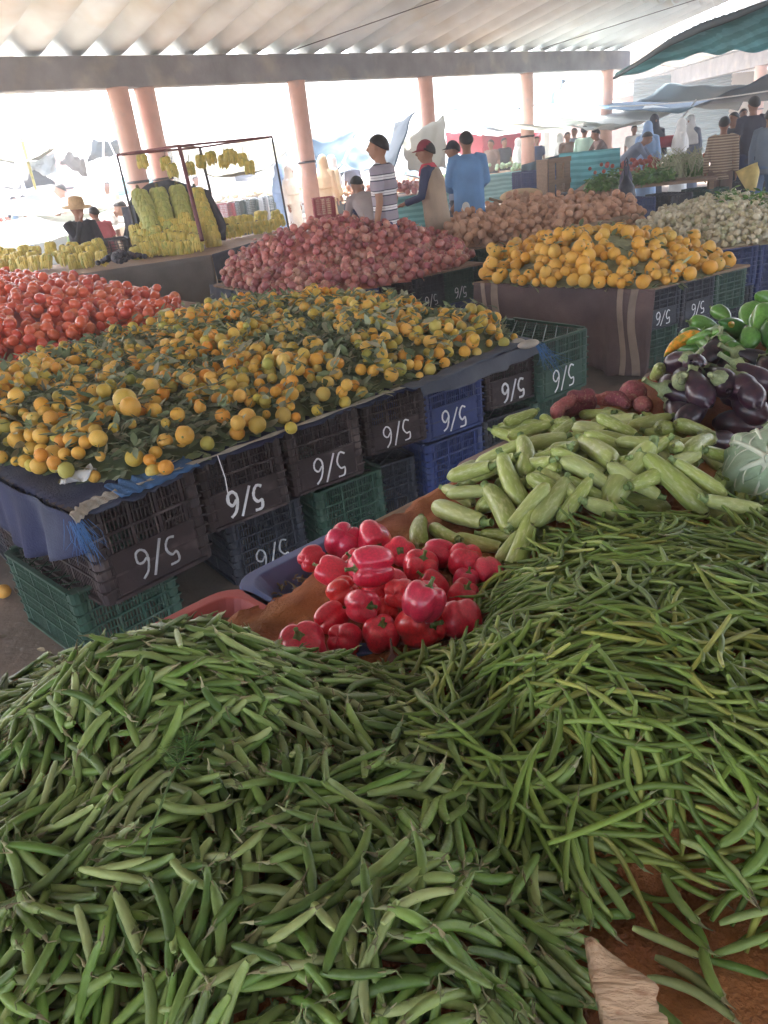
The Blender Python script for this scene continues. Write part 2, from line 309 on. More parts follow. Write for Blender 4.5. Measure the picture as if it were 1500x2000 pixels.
# second hall to the right
q0 = P(1085, 222, 3.0); q1 = P(1560, 112, 3.0); U2 = (q1-q0); U2.z = 0; U2.normalize(); W2 = Vector((U2.y, -U2.x, 0))
beam(q0, q1 + U2*6, 3.0, 3.65, .4, 'concrete_beam', 'grey beam of the farther hall, running down to the left behind the green awning')
E2 = q1 + U2*6; E2.z = 0
hall_roof(E2, U2, W2, (E2-Vector((q0.x, q0.y, 0))).length, 3.2, 3.65, .15, 'hall_roof', 'corrugated roof of the farther hall on the right')
hall_roof(E2, U2, -W2, (E2-Vector((q0.x, q0.y, 0))).length, 12, 3.65, .03, 'hall_roof', 'unseen far slope added to the farther hall roof to shade the green shutter')  # extra slope out of sight, added to keep sun off the shutter
for px, py, lb in ((1118, 214, 'far pale column left of the farther hall'), (1303, 172, 'broad pink column of the farther hall before the green shutter'), (1487, 128, 'pink column of the farther hall at the right edge')):
    column(P(px, py, 3.0), .2, 3.0, lb)
# third hall far left
q0 = P(-60, 205, 3.2); q1 = P(165, 182, 3.2); U3 = Vector((.76, .65, 0)); W3 = Vector((.65, -.76, 0))
c3 = D(100, 176, 26); c3.z = 0
hall_roof(c3+U3*3, U3, W3, 20, 6, 4.6, .16, 'hall_roof', 'sunlit corrugated roof of a third hall at the far left')
column(D(85, 230, 27).xy.to_3d(), .22, 4.6, 'white washed column of the third hall at the far left')
column(D(112, 300, 21).xy.to_3d(), .2, 2.6, 'short pink column among the tents at the far left')

# ================= far walls and shutter
def wall(p0, p1, z0, z1, m, name, label, th=.2):
    d = Vector((p1.x-p0.x, p1.y-p0.y, 0)); b = MB(); b.box((d.length/2, 0, (z1-z0)/2), (d.length, th, z1-z0))
    o = b.build(name, m, bevel=.01, label=label, cat='wall'); o.location = (p0.x, p0.y, z0); o.rotation_euler = (0, 0, math.atan2(d.y, d.x)); return o
sh = wall(D(1235, 250, 37), D(1420, 250, 36), 0, 3.5, M['sky_wall'], 'shutter', 'dark green ribbed shutter behind the women in white')
L_ = (D(1235, 250, 37)-D(1420, 250, 36)).length; b = MB()
for k in range(21): b.tube([(0, -.10, .1+k*.165), (L_, -.10, .1+k*.165)], [.045]*2, 6)
b.build('ribs', M['sky_wall'], sh, smooth=True)
wall(D(1050, 250, 44), D(1240, 250, 44), 0, 3.0, mat('salmon_wall', [(.55, .30, .20)], .8), 'wall', 'salmon coloured wall behind the red tarpaulin')
wall(D(1420, 220, 40), D(1620, 200, 40), 0, 3.4, M['stone'], 'wall', 'cream wall at the far right behind the man in a dark shirt')
wall(D(-80, 330, 60), D(1000, 200, 75), 0, 2.6, M['stone'], 'wall', 'long pale boundary wall beyond all the tents')
# ================= tarpaulins
def tarp(name, label, cs, m, sag=.2, nu=22, nv=16, wr=.03, seed=1, group=None, cat='tarpaulin'):
    r = random.Random(seed); ph = [r.uniform(0, 6) for _ in range(8)]; c = [Vector(q) for q in cs]
    def fn(a, b):
        p = c[0]*(1-a)*(1-b)+c[1]*a*(1-b)+c[2]*a*b+c[3]*(1-a)*b
        p.z -= sag*(1-(2*a-1)**2)*(1-(2*b-1)**2) + sag*.35*(1-(2*a-1)**2)
        p.z += wr*(math.sin(9*a+4*b+ph[0])+math.sin(17*b-6*a+ph[1])*.6+math.sin(27*a+9*b+ph[2])*.3)
        p.x += wr*math.sin(14*b+ph[3])*.6; return p
    s = MB(); s.sheet(fn, nu, nv); o = s.build(name, m, smooth=True, solid=.006, label=label, cat=cat)
    if group: o['group'] = group
    return o
def cordp(a, b, label, r=.008, sag=.05, m='whitesteel'):
    a, b = Vector(a), Vector(b); s = MB(); pts = [a.lerp(b, i/12)-Vector((0, 0, sag*4*(i/12)*(1-i/12))) for i in range(13)]
    return s.tube(pts, r, 5).build('cord', M[m], label=label, cat='cord')
def pole(a, b, label, r=.02, m='whitesteel', n=8):
    s = MB(); s.tube([a, b], r, n); return s.build('pole', M[m], smooth=True, label=label, cat='pole')
# big green awning at the top right
a0 = D(1200, 152, 15.5)
def awn(a, b):
    e = [(1200, 152, 15.5), (1262, 112, 13.2), (1310, 80, 12), (1368, 52, 10.6), (1430, 30, 9.6), (1500, 2, 8.6), (1600, -40, 7.6)]
    f = [(1206, 153, 15.6), (1290, 128, 14.5), (1345, 108, 13.5), (1400, 104, 12.5), (1450, 100, 11.5), (1520, 96, 10.5), (1620, 90, 9.6)]
    t = a*6; i = min(int(t), 5); k = t-i
    p = D(*e[i]).lerp(D(*e[i+1]), k); q = D(*f[i]).lerp(D(*f[i+1]), k)
    r = p.lerp(q, b); r.z += .10*math.sin(b*math.pi)-.03*math.sin(a*30+b*5)*b; return r
s = MB(); s.sheet(awn, 36, 10); aw = s.build('awning', M['tarpteal'], smooth=True, solid=.004, label='big green net awning stretched across the top right corner', cat='awning')
s = MB(); s.tube([awn(i/30, 0.02)+Vector((0, 0, -.01)) for i in range(31)], [(.025+.035*math.sin(math.pi*min(1, i/26)), .035) for i in range(31)], 8); s.build('rolled_edge', M['tarpdark'], aw, smooth=True)
tarp('tarpaulin', 'dark blue canvas sheet hung between the poles of the farther hall', [D(1230, 205, 22), D(1300, 165, 21), D(1470, 165, 19), D(1440, 215, 21)], M['tarpdark'], .1, seed=2)
tarp('tarpaulin', 'pale teal tarpaulin drooping before the green shutter', [D(1130, 205, 21), D(1325, 218, 17), D(1500, 150, 15), D(1560, 190, 18)], M['tarpblue'], .12, seed=3)
tarp('tarpaulin', 'blue tent roof far back between the first columns', [D(395, 292, 30), D(560, 268, 32), D(575, 300, 28), D(400, 325, 28)], M['tarpblue'], .3, seed=31)
tarp('tarpaulin', 'grey tent side hanging behind the steel frame', [D(455, 318, 26), D(560, 296, 27), D(565, 345, 26), D(460, 352, 26)], M['tarpgrey'], .1, seed=32)
tarp('tarpaulin', 'blue tent roof beside the white curtain at the far left', [D(-30, 330, 24), D(60, 322, 24), D(70, 352, 23), D(-20, 356, 23)], M['tarpblue'], .2, seed=33)
tarp('tarpaulin', 'low dark awning behind the man in the red cap', [D(785, 330, 21), D(885, 312, 22), D(880, 335, 20), D(790, 345, 20)], M['tarpdark'], .15, seed=34)
tarp('tarpaulin', 'pale blue tent roof above the ochre robes', [D(600, 300, 21), D(690, 285, 22), D(680, 330, 19), D(610, 335, 19)], M['tarpblue'], .35, seed=35)
tarp('tarpaulin', 'teal awning far back left of the third column', [D(935, 225, 32), D(1025, 212, 33), D(1020, 240, 28), D(940, 250, 28)], M['tarpblue'], .3, seed=36)
tarp('tarpaulin', 'green shade net far back behind the pink column pair', [D(120, 355, 26), D(300, 335, 28), D(300, 372, 25), D(130, 385, 25)], M['tarpteal'], .2, seed=37)
tarp('tarpaulin', 'broad white canopy spread between the last two columns', [D(1035, 213, 22), D(1130, 188, 24), D(1330, 216, 18), D(1200, 245, 17)], M['tarpwhite'], .15, seed=4)
tarp('tarpaulin', 'long white canopy starting beside the column behind the red cap', [D(848, 210, 19), D(930, 212, 24), D(1190, 222, 22), D(1040, 250, 17)], M['tarpwhite'], .3, seed=5)
tarp('tarpaulin', 'slanting pale blue tarpaulin with a dark hem above the striped shirt man', [D(700, 262, 16), D(812, 217, 15), D(765, 335, 14), D(665, 322, 15)], M['tarpblue'], .15, seed=6)
tarp('tarpaulin', 'faded blue tarpaulin hanging just right of the leaning pink column', [D(600, 270, 18), D(703, 240, 17), D(668, 325, 16.5), D(618, 320, 18)], M['tarpblue'], .3, seed=7)
tarp('tarpaulin', 'sagging cream awning farthest back between two columns', [D(590, 255, 26), D(735, 225, 27), D(700, 262, 22), D(600, 285, 22)], M['tarpolive'], .1, seed=8)
tarp('tarpaulin', 'plain white sheet hanging down behind the man in the red cap', [D(783, 275, 15.5), D(868, 222, 15.5), D(872, 330, 15), D(800, 335, 15)], M['tarpwhite'], .05, seed=9)
tarp('tarpaulin', 'crumpled bright blue tarpaulin under the end of the beam', [D(860, 205, 27), D(1110, 150, 25), D(1075, 205, 23), D(880, 222, 24)], M['tarpblue'], .3, wr=.09, seed=10)
tarp('tarpaulin', 'red cloth wall behind the man in the blue robe', [D(870, 258, 24), D(945, 262, 24), D(945, 318, 24), D(872, 285, 24)], M['tarpred'], .05, seed=11)
tarp('tarpaulin', 'red tarpaulin sagging left of the third column', [D(940, 262, 25), D(1060, 250, 26), D(1050, 300, 25), D(945, 320, 25)], M['tarpred'], .35, seed=12)
tarp('tarpaulin', 'olive awning at the left edge above the far left tents', [D(-40, 272, 17), D(125, 270, 19), D(95, 300, 15), D(-40, 316, 14)], M['tarpolive'], .15, seed=13)
tarp('tarpaulin', 'dark grey tent cloth behind the thin white post', [D(118, 320, 19), D(135, 293, 18), D(165, 315, 17), D(170, 345, 19)], M['tarpgrey'], .05, seed=14)
tarp('tarpaulin', 'dark blue tent cloth touching the leftmost pair of columns', [D(168, 318, 19), D(180, 275, 18), D(236, 272, 17), D(232, 300, 18)], M['tarpdark'], .05, seed=15)
tarp('tarpaulin', 'cream sheet hung as a curtain beside the short pink column', [D(52, 318, 17), D(105, 296, 18), D(112, 345, 17), D(60, 330, 17)], M['tarpwhite'], .05, seed=16)
tarp('tarpaulin', 'dark olive tent wall low at the left edge', [D(-20, 315, 18), D(50, 312, 18), D(110, 360, 17.5), D(-20, 372, 17)], M['tarpgrey'], .03, seed=17)
tarp('tarpaulin', 'pale canopy behind the hanging bananas', [D(330, 295, 17), D(520, 262, 19), D(560, 300, 15), D(420, 345, 14)], M['tarpolive'], .3, seed=18)
tarp('tarpaulin', 'white sheet spread over a stall at the far left', [D(-20, 392, 15), D(170, 372, 17), D(240, 400, 13), D(-10, 425, 12)], M['tarpwhite'], .05, seed=19)
tarp('tarpaulin', 'long white sheet on the ground stall behind the seated man', [D(-30, 440, 11.5), D(230, 405, 14), D(250, 440, 12), D(-10, 490, 10.5)], M['tarpwhite'], .02, seed=20)
tarp('tarpaulin', 'white canopy high over the right hand crowd', [D(1200, 240, 20), D(1290, 228, 20), D(1180, 248, 16), D(1100, 243, 18)], M['tarpwhite'], .1, seed=21)
cordp(D(1190, 208, 17), D(1500, 178, 13), 'white cord stretched below the dark canvas to the right edge', .012)
cordp(D(0, 275, 15), D(240, 262, 16), 'thin line stretched across the far left tents', .008)
pole(D(18, 268, 14), D(48, 372, 14), 'leaning pale pole at the left edge', .03)
pole(D(42, 272, 16), D(70, 370, 16), 'leaning yellow pole beside the pale one', .03, 'banana')
pole(D(202, 270, 14), D(201, 400, 14), 'thin white upright post left of the pink column pair', .022)
pole(D(212, 275, 14.5), D(245, 348, 14.5), 'thin white brace leaning towards the pink column pair', .016)
pole(D(1360, 195, 17), D(1325, 240, 17), 'slanting thin pole with a white flag cloth', .02)
# ================= heaps: every piece is dropped on what already lies there
class HM:
    def __init__(s, x0, x1, y0, y1, res, fn):
        s.x0, s.y0, s.res = x0, y0, res
        s.nx, s.ny = int((x1-x0)/res)+1, int((y1-y0)/res)+1
        X, Y = np.meshgrid(x0+np.arange(s.nx)*res, y0+np.arange(s.ny)*res, indexing='ij')
        s.X, s.Y = X, Y; s.H = fn(X, Y).astype(float); s.B = s.H.copy()
    def ij(s, x, y): return int(round((x-s.x0)/s.res)), int(round((y-s.y0)/s.res))
    def h(s, x, y):
        i, j = s.ij(x, y); return s.H[min(max(i, 0), s.nx-1), min(max(j, 0), s.ny-1)]
    def disk(s, r):
        k = max(1, int(r/s.res)); a = np.arange(-k, k+1); I, J = np.meshgrid(a, a, indexing='ij'); d2 = (I**2+J**2)*s.res**2
        mk = d2 <= r*r; return I[mk], J[mk], np.sqrt(np.maximum(r*r-d2[mk], 0))
    def rest_ball(s, x, y, r, dk=None):
        I, J, q = dk or s.disk(r); i, j = s.ij(x, y)
        if i < 0 or j < 0 or i >= s.nx or j >= s.ny: return None
        return float(np.max(s.H[np.clip(i+I, 0, s.nx-1), np.clip(j+J, 0, s.ny-1)]+q))
    def stamp(s, x, y, z, r, dk=None):
        I, J, q = dk or s.disk(r); i, j = s.ij(x, y); a, b = np.clip(i+I, 0, s.nx-1), np.clip(j+J, 0, s.ny-1)
        s.H[a, b] = np.maximum(s.H[a, b], z+q)
    def drop_ball(s, x, y, r, tries=5, spread=2.2, sink=.10, ok=None):
        tries += 5
        dk = s.disk(r); best = None
        for k in range(tries):
            xx = x + (rnd.uniform(-1, 1)*r*spread if k else 0); yy = y + (rnd.uniform(-1, 1)*r*spread if k else 0)
            if ok and not ok(xx, yy): continue
            z = s.rest_ball(xx, yy, r, dk)
            if z is not None and (best is None or z < best[2]): best = (xx, yy, z)
        if best is None: return None
        x, y, z = best; z -= sink*r; s.stamp(x, y, z, r, dk); return Vector((x, y, z))
    def drop_long(s, cx, cy, yaw, line, rad, sink=.3, maxtilt=.7, jitter=.05, pct=80, cap=None):
        """line: local (x, y) centre line, rad: radii along it. returns (matrix rotation, position)"""
        c, sn = math.cos(yaw), math.sin(yaw); zs = []; ss = []
        pts = [(cx+c*a-sn*b, cy+sn*a+c*b) for a, b in line]
        dks = [s.disk(max(r, s.res)) for r in rad]
        for (x, y), r, dk in zip(pts, rad, dks):
            z = s.rest_ball(x, y, r, dk)
            if z is None: return None
            zs.append(z)
        L = np.array([a for a, b in line]); zs = np.array(zs)
        sl = float(np.polyfit(L, zs, 1)[0]) + rnd.uniform(-jitter, jitter); sl = max(-maxtilt, min(maxtilt, sl))
        rm = max(rad); a0 = float(np.percentile(zs-sl*L, pct)) - sink*rm
        if cap:
            i, j = s.ij(cx, cy)
            if a0 - s.B[min(max(i, 0), s.nx-1), min(max(j, 0), s.ny-1)] > cap: return None
        for (x, y), r, dk, l in zip(pts, rad, dks, L): s.stamp(x, y, a0+sl*l, r, dk)
        # fill between the axis samples
        for k in range(len(pts)-1):
            for f in (.33, .67):
                x = pts[k][0]*(1-f)+pts[k+1][0]*f; y = pts[k][1]*(1-f)+pts[k+1][1]*f; s.stamp(x, y, a0+sl*(L[k]*(1-f)+L[k+1]*f), rad[k], dks[k])
        # local frame
        X = Vector((c, sn, sl)).normalized()
        i, j = s.ij(cx, cy); i = min(max(i, 3), s.nx-4); j = min(max(j, 3), s.ny-4)
        nb = Vector((-(s.B[i+3, j]-s.B[i-3, j])/(6*s.res), -(s.B[i, j+3]-s.B[i, j-3])/(6*s.res), 1))
        Z = (nb - X*nb.dot(X)).normalized(); Y = Z.cross(X)
        m = Matrix((X, Y, Z)).transposed()
        return m, Vector((cx, cy, a0))
def sheet_in(hm, poly, st, zf):
    """a sheet over the heightmap cut cleanly along a polygon: outer points are drawn back onto its edge"""
    X = hm.X[::st, ::st]; Y = hm.Y[::st, ::st]; sd = poly_sd(poly, X, Y); gx, gy = np.gradient(sd, hm.res*st); c = hm.res*st; nx, ny = sd.shape; V = []; Fc = []; idx = {}
    for i in range(nx):
        for j in range(ny):
            if sd[i, j] > -c*1.0:
                x, y = float(X[i, j]), float(Y[i, j]); d = float(sd[i, j])
                if d < 0:
                    g_ = math.hypot(gx[i, j], gy[i, j])+1e-9; x -= gx[i, j]/g_*d; y -= gy[i, j]/g_*d
                idx[i, j] = len(V); V.append((x, y, zf(i*st, j*st, x, y, max(d, 0))))
    for (i, j) in idx:
        if all(k in idx for k in ((i+1, j), (i, j+1), (i+1, j+1))): Fc.append((idx[i, j], idx[i+1, j], idx[i+1, j+1], idx[i, j+1]))
    return V, Fc
def poly_sd(poly, X, Y):
    """signed distance, positive inside, of points to a polygon"""
    X = np.asarray(X, float); Y = np.asarray(Y, float); ins = np.zeros(X.shape, bool); d = np.full(X.shape, 1e9); n = len(poly)
    for i in range(n):
        x1, y1 = poly[i][0], poly[i][1]; x2, y2 = poly[(i+1) % n][0], poly[(i+1) % n][1]
        t = np.clip(((X-x1)*(x2-x1)+(Y-y1)*(y2-y1))/((x2-x1)**2+(y2-y1)**2+1e-12), 0, 1)
        d = np.minimum(d, np.hypot(X-x1-t*(x2-x1), Y-y1-t*(y2-y1)))
        c = (y1 > Y) != (y2 > Y); xi = (x2-x1)*(Y-y1)/((y2-y1) if y2 != y1 else 1e-12)+x1; ins ^= c & (X < xi)
    return np.where(ins, d, -d)
def inside(poly): 
    def f(x, y): return float(poly_sd(poly, np.array([x]), np.array([y]))[0]) > 0
    return f
def rand_in(poly):
    xs = [p[0] for p in poly]; ys = [p[1] for p in poly]; f = inside(poly)
    while 1:
        x, y = rnd.uniform(min(xs), max(xs)), rnd.uniform(min(ys), max(ys))
        if f(x, y): return x, y
def visible(v, mg=30):
    x, y = prj(v); return -mg < x < 1500+mg and -mg < y < 2000+mg
def heap_objects(items, variants, name, label, cat, group, stuff_name, stuff_label, hm, parts=(), core=None, limit=300):
    """items: (matrix4, variant index, top point, size). The largest in view become objects, the rest one stuff mesh."""
    sc = []
    for k, (m, vi, top, size) in enumerate(items):
        p = m.translation
        if not visible(p): sc.append((-1, k)); continue
        ex = hm.h(top.x, top.y) - top.z if hm else 0
        dist = (p-CO).length
        sc.append(((size/dist)*(1.0 if ex < size*.25 else .35 if ex < size*.8 else .05), k))
    sc.sort(reverse=True); pick = set(k for s_, k in sc[:limit] if s_ > 0)
    protos = []
    for vv in variants:
        main, kids = vv[0], vv[1:]; protos.append((mesh_from(*main[0], [main[1]], None, True, name), [(nm, mesh_from(*g_, [mm], None, True, nm)) for nm, g_, mm in kids]))
    for k in sorted(pick):
        m, vi, top, size = items[k]; o = bpy.data.objects.new(name, protos[vi][0]); COL.objects.link(o); o.matrix_world = m
        tag(o, label, cat, group)
        for nm, me in protos[vi][1]:
            c = bpy.data.objects.new(nm, me); COL.objects.link(c); c.parent = o
    rest = [it for k, it in enumerate(items) if k not in pick]
    V, Fc, MI, mats = [], [], [], []
    if rest or core:
        for vi, vv in enumerate(variants):
            for part in [(None, vv[0][0], vv[0][1])]+[(a, b, c) for a, b, c in vv[1:]]:
                ms = [it[0] for it in rest if it[1] == vi]
                if not ms: continue
                if part[2] not in mats: mats.append(part[2])
                A = np.array([tuple(v) for v in part[1][0]]); A1 = np.c_[A, np.ones(len(A))]
                for m in ms:
                    b = len(V); V += (A1 @ np.array(m).T)[:, :3].tolist(); Fc += [tuple(i+b for i in f) for f in part[1][1]]; MI += [mats.index(part[2])]*len(part[1][1])
        if core:
            cv, cf, cm = core
            if cm not in mats: mats.append(cm)
            b = len(V); V += cv; Fc += [tuple(i+b for i in f) for f in cf]; MI += [mats.index(cm)]*len(cf)
        me = mesh_from(V, Fc, mats, MI, True, stuff_name)
        link(stuff_name, me, None, label=stuff_label, cat=cat, kind='stuff')
def core_mesh(hm, poly, step=6, lift=-.004, m=None, floor=None):
    """the heap's inside: the base surface within the polygon"""
    V = []; Fc = []; idx = {}
    sd = poly_sd(poly, hm.X[::step, ::step], hm.Y[::step, ::step]); nx, ny = sd.shape
    for i in range(nx):
        for j in range(ny):
            if sd[i, j] > -.01:
                idx[i, j] = len(V); V.append((float(hm.X[i*step, j*step]), float(hm.Y[i*step, j*step]), float(hm.B[i*step, j*step])+lift))
    for (i, j) in idx:
        if all(k in idx for k in ((i+1, j), (i, j+1), (i+1, j+1))): Fc.append((idx[i, j], idx[i+1, j], idx[i+1, j+1], idx[i, j+1]))
    return V, Fc, m
# ---- piece shapes, each ((verts, faces), material) plus named sub-parts
def pod_variant(L, r, bend, bumps, seed, flat=.8, stem=True, n=8, segs=11, pm='pea', kink=0):
    q = random.Random(seed); pts = []; rad = []
    for i in range(segs+1):
        t = i/segs; x = (t-.5)*L; y = bend*(1-(2*t-1)**2)*L + kink*math.sin(t*6.3)*L
        e = max(.10, min(1, 1.06*(math.sin(math.pi*min(1, max(0, t*.94+.03))))**.30)); e *= 1+bumps*math.sin(t*7*math.pi)
        pts.append((x, y-bend*L*.6, .0)); rad.append(r*e)
    b = MB(); b.tube(pts, [(a*flat, a) for a in rad], n, up=(0, 0, 1))
    out = [((b.v, b.f), M[pm])]
    if stem:
        c = MB(); e = Vector(pts[-1]); d = (Vector(pts[-1])-Vector(pts[-2])).normalized()
        c.tube([e-d*.002, e+d*.003, e+d*.008+Vector((0, .003*q.uniform(-1, 1), .002)), e+d*.014+Vector((0, .006*q.uniform(-1, 1), .003))], [r*.45, r*.42, r*.16, r*.12], 5)
        for k in range(3):
            a = k*2.1+q.random(); w = Vector((0, math.cos(a), math.sin(a)))
            c.tube([e+w*r*.3, e+w*r*.7-d*.002, e+w*r*.8-d*.007], [r*.16, r*.18, .0004], 4)
        out.append(('stem', (c.v, c.f), M['peadry']))
    line = [(p[0], p[1]) for p in pts[::2]]; rr = [rad[i] for i in range(0, segs+1, 2)]
    return out, line, rr
def round_variant(kind, seed):
    q = random.Random(seed); b = MB(); ph = [q.uniform(0, 6.3) for _ in range(4)]
    if kind == 'orange':
        b.lathe([(.04*math.sin(t)+.001, -math.cos(t)*.95*(1-.06*(abs(math.cos(t))**6))) if 0 else (math.sin(t)+.003, -math.cos(t)*.94) for t in [math.pi*i/10 for i in range(11)]], 14, fn=lambda t, i: 1+.02*math.sin(2*t+ph[0]))
        c = MB(); c.lathe([(.13, .925), (.09, .96), (.03, .98)], 6); return [((b.v, b.f), None), ('stem_button', (c.v, c.f), M['pstem'])]
    if kind == 'tomato':
        b.lathe([(math.sin(t)*(1+.03*math.cos(t))+.003, -math.cos(t)*.84+(.09 if i > 9 else 0)*-1) for i, t in enumerate([math.pi*i/10 for i in range(11)])], 14, fn=lambda t, i: 1+.03*math.sin(3*t+ph[0])+.015*math.sin(5*t+ph[1]))
        return [((b.v, b.f), M['tomato'])]
    if kind == 'onion':
        pr = [(.04, -.86), (.35, -.82), (.75, -.6), (.98, -.15), (.95, .2), (.72, .55), (.42, .76), (.2, .92), (.11, 1.15), (.07, 1.45)]
        b.lathe(pr, 14, fn=lambda t, i: 1+.03*math.sin(4*t+ph[0]+i*.4)); c = MB()
        for k in range(3):
            w = Vector((q.uniform(-.4, .4), q.uniform(-.4, .4), 0)); c.tube([(0, 0, 1.3), Vector((0, 0, 1.6))+w*.5, Vector((0, 0, 1.9))+w*1.3], [.09, .07, .02], 4, flat=.4)
        return [((b.v, b.f), M['onion']), ('dry_neck', (c.v, c.f), M['oniondry'])]
    if kind == 'potato':
        b.lathe([(math.sin(t)*.82+.003, -math.cos(t)*1.05) for t in [math.pi*i/9 for i in range(10)]], 12, fn=lambda t, i: 1+.09*math.sin(2*t+ph[0]+i*.5)+.05*math.sin(3*t+ph[1]-i*.7))
        return [((b.v, b.f), M['potato'])]
    if kind == 'garlic':
        b.lathe([(.05, -.7), (.6, -.65), (.98, -.2), (.95, .2), (.6, .6), (.25, .8), (.12, 1.1), (.08, 1.5)], 12, fn=lambda t, i: 1+.05*math.sin(6*t+ph[0]))
        return [((b.v, b.f), M['garlic'])]
def with_mat(var, m): return [((var[0][0]), m)]+var[1:]
def ball_heap(hm, poly, n, rr, variants, tilt=3.14, weights=None, ok=None, tries=5, flatten=1.0, dens=None):
    items = []; f = ok or inside(poly)
    for k in range(n):
        x, y = rand_in(poly)
        if dens and rnd.random() > dens(x, y): continue
        r = rr(); p = hm.drop_ball(x, y, r, tries=tries, ok=f)
        if p is None: continue
        vi = rnd.choices(range(len(variants)), weights)[0] if weights else rnd.randrange(len(variants))
        m = Matrix.Translation(p) @ Euler((rnd.uniform(-tilt, tilt), rnd.uniform(-tilt, tilt), rnd.uniform(-3.14, 3.14))).to_matrix().to_4x4() @ Matrix.Diagonal((r, r, r*flatten, 1))
        items.append((m, vi, p+Vector((0, 0, r)), 2*r))
    return items
def long_heap(hm, poly, n, variants, yawfn, sink=.3, jitter=.08, spread=.45, ok=None, dens=None, maxtilt=.8, pct=58, cap=None):
    items = []; f = ok or inside(poly)
    for k in range(n):
        x, y = rand_in(poly)
        if dens and rnd.random() > dens(x, y): continue
        vi = rnd.randrange(len(variants)); out, line, rad = variants[vi]; yaw = yawfn(x, y)+rnd.gauss(0, spread)+(math.pi if rnd.random() < .5 else 0)
        q = hm.drop_long(x, y, yaw, line, rad, sink, maxtilt, jitter, pct, cap)
        if q is None: continue
        m3, pos = q; m3 = m3 @ Matrix.Rotation(rnd.gauss(0, .35)+(math.pi if rnd.random() < .5 else 0), 3, 'X')
        m = Matrix.Translation(pos) @ m3.to_4x4(); items.append((m, vi, pos+Vector((0, 0, rad[len(rad)//2])), (line[-1][0]-line[0][0])))
    return items
# ================= near stall: table, trays, cloth
TZ = .80
ea = P(280, 1220, .9); eb = P(1250, 740, .9); UT = (eb-ea); UT.z = 0; UT.normalize(); VT = Vector((UT.y, -UT.x, 0))   # VT points to the viewer side
tb = empty('market_table', (ea+UT*.8+VT*.7).xy.to_3d(), label='rough wooden table carrying the trays of peas, beans, peppers and zucchini', cat='table')
def local(o, v): return v - o.location
c0 = ea - UT*.55; L = 3.6; Wd = 1.75
for k in range(9):
    b = MB(); w = Wd/9; o0 = c0+VT*(k*w+w/2)+UT*(L/2); ang = math.atan2(UT.y, UT.x)
    b.box((0, 0, 0), (L, w-.008, .03)); o = b.build('plank', M['wood'], tb, bevel=.003); o.location = local(tb, Vector((o0.x, o0.y, TZ-.017))); o.rotation_euler = (0, 0, ang)
for i in (0.06, .5, .94):
    for j in (.05, .95):
        q = c0+UT*(L*i)+VT*(Wd*j); b = MB(); b.box((0, 0, (TZ-.034)/2), (.07, .07, TZ-.034)); o = b.build('leg', M['wood'], tb); o.location = local(tb, Vector((q.x, q.y, 0))); o.rotation_euler = (0, 0, ang)
def tray(corner, lu, lv, h, m, label, th=.012, lip=.022, name='tray', cat='tray'):
    """open shallow tray: corner is its far left rim corner; lu along the table, lv towards the viewer"""
    root = empty(name, (corner.x, corner.y, TZ+.001), ang, label=label, cat=cat)
    def ring(x0, y0, x1, y1, rc, z):      # rounded rectangle, y negative is towards the viewer
        out = []
        for cx, cy, a0 in ((x1-rc, y1-rc, 0), (x0+rc, y1-rc, 90), (x0+rc, y0+rc, 180), (x1-rc, y0+rc, 270)):
            for k in range(6): a = R_(a0+k*18); out.append((cx+rc*math.cos(a), cy+rc*math.sin(a), z))
        return out
    rs = [ring(.04, -lv+.04, lu-.04, -.04, .05, 0), ring(.004, -lv+.004, lu-.004, -.004, .06, h-.012), ring(-lip, -lv-lip, lu+lip, lip, .07, h-.012), ring(-lip, -lv-lip, lu+lip, lip, .07, h), ring(.006, -lv+.006, lu-.006, -.006, .055, h), ring(.05, -lv+.05, lu-.05, -.05, .045, .008)]
    V = sum(rs, []); n = 24; Fc = [(i*n+k, i*n+(k+1) % n, (i+1)*n+(k+1) % n, (i+1)*n+k) for i in range(len(rs)-1) for k in range(n)]
    Fc += [tuple(range(n))[::-1], tuple(5*n+k for k in range(n))]
    b = MB(); b.add(V, Fc); b.build('basin', m, root, smooth=False, bevel=.003)
    return root
tray(P(455, 1152, .9)-UT*.46, .46, .40, .10, M['redplastic'], 'worn red plastic tray under the near end of the pea heap')
tray(P(470, 1138, .9)+UT*.0, .31, .40, .10, M['blueplastic'], 'faded blue plastic tray with dry scraps left of the red peppers')
tray(P(893, 914, .9), .62, .45, .10, M['pinkplastic'], 'dusty pinkish plastic tray under the zucchini')
tray(P(1245, 745, .9)+UT*.05, .60, .45, .10, M['pinkplastic'], 'dusty plastic tray under the aubergines at the far end of the table')
# wooden crate end boards
wc = empty('wooden_crate', P(700, 1022, .9).xy.to_3d(), ang, label='shallow wooden crate with a weathered top edge between blue and pinkish trays', cat='crate')
for nm, c_, s_ in (('side_board', (.15, -.006, .845), (.40, .012, .085)), ('side_board', (.15, -.03, .884), (.40, .032, .012)), ('end_board', (-.045, -.2, .845), (.012, .3, .085)), ('end_board', (.345, -.2, .845), (.012, .3, .085)), ('base_board', (.15, -.2, .806), (.38, .3, .008))):
    b = MB(); b.box(c_, s_); b.build(nm, M['wood'], wc, bevel=.002)

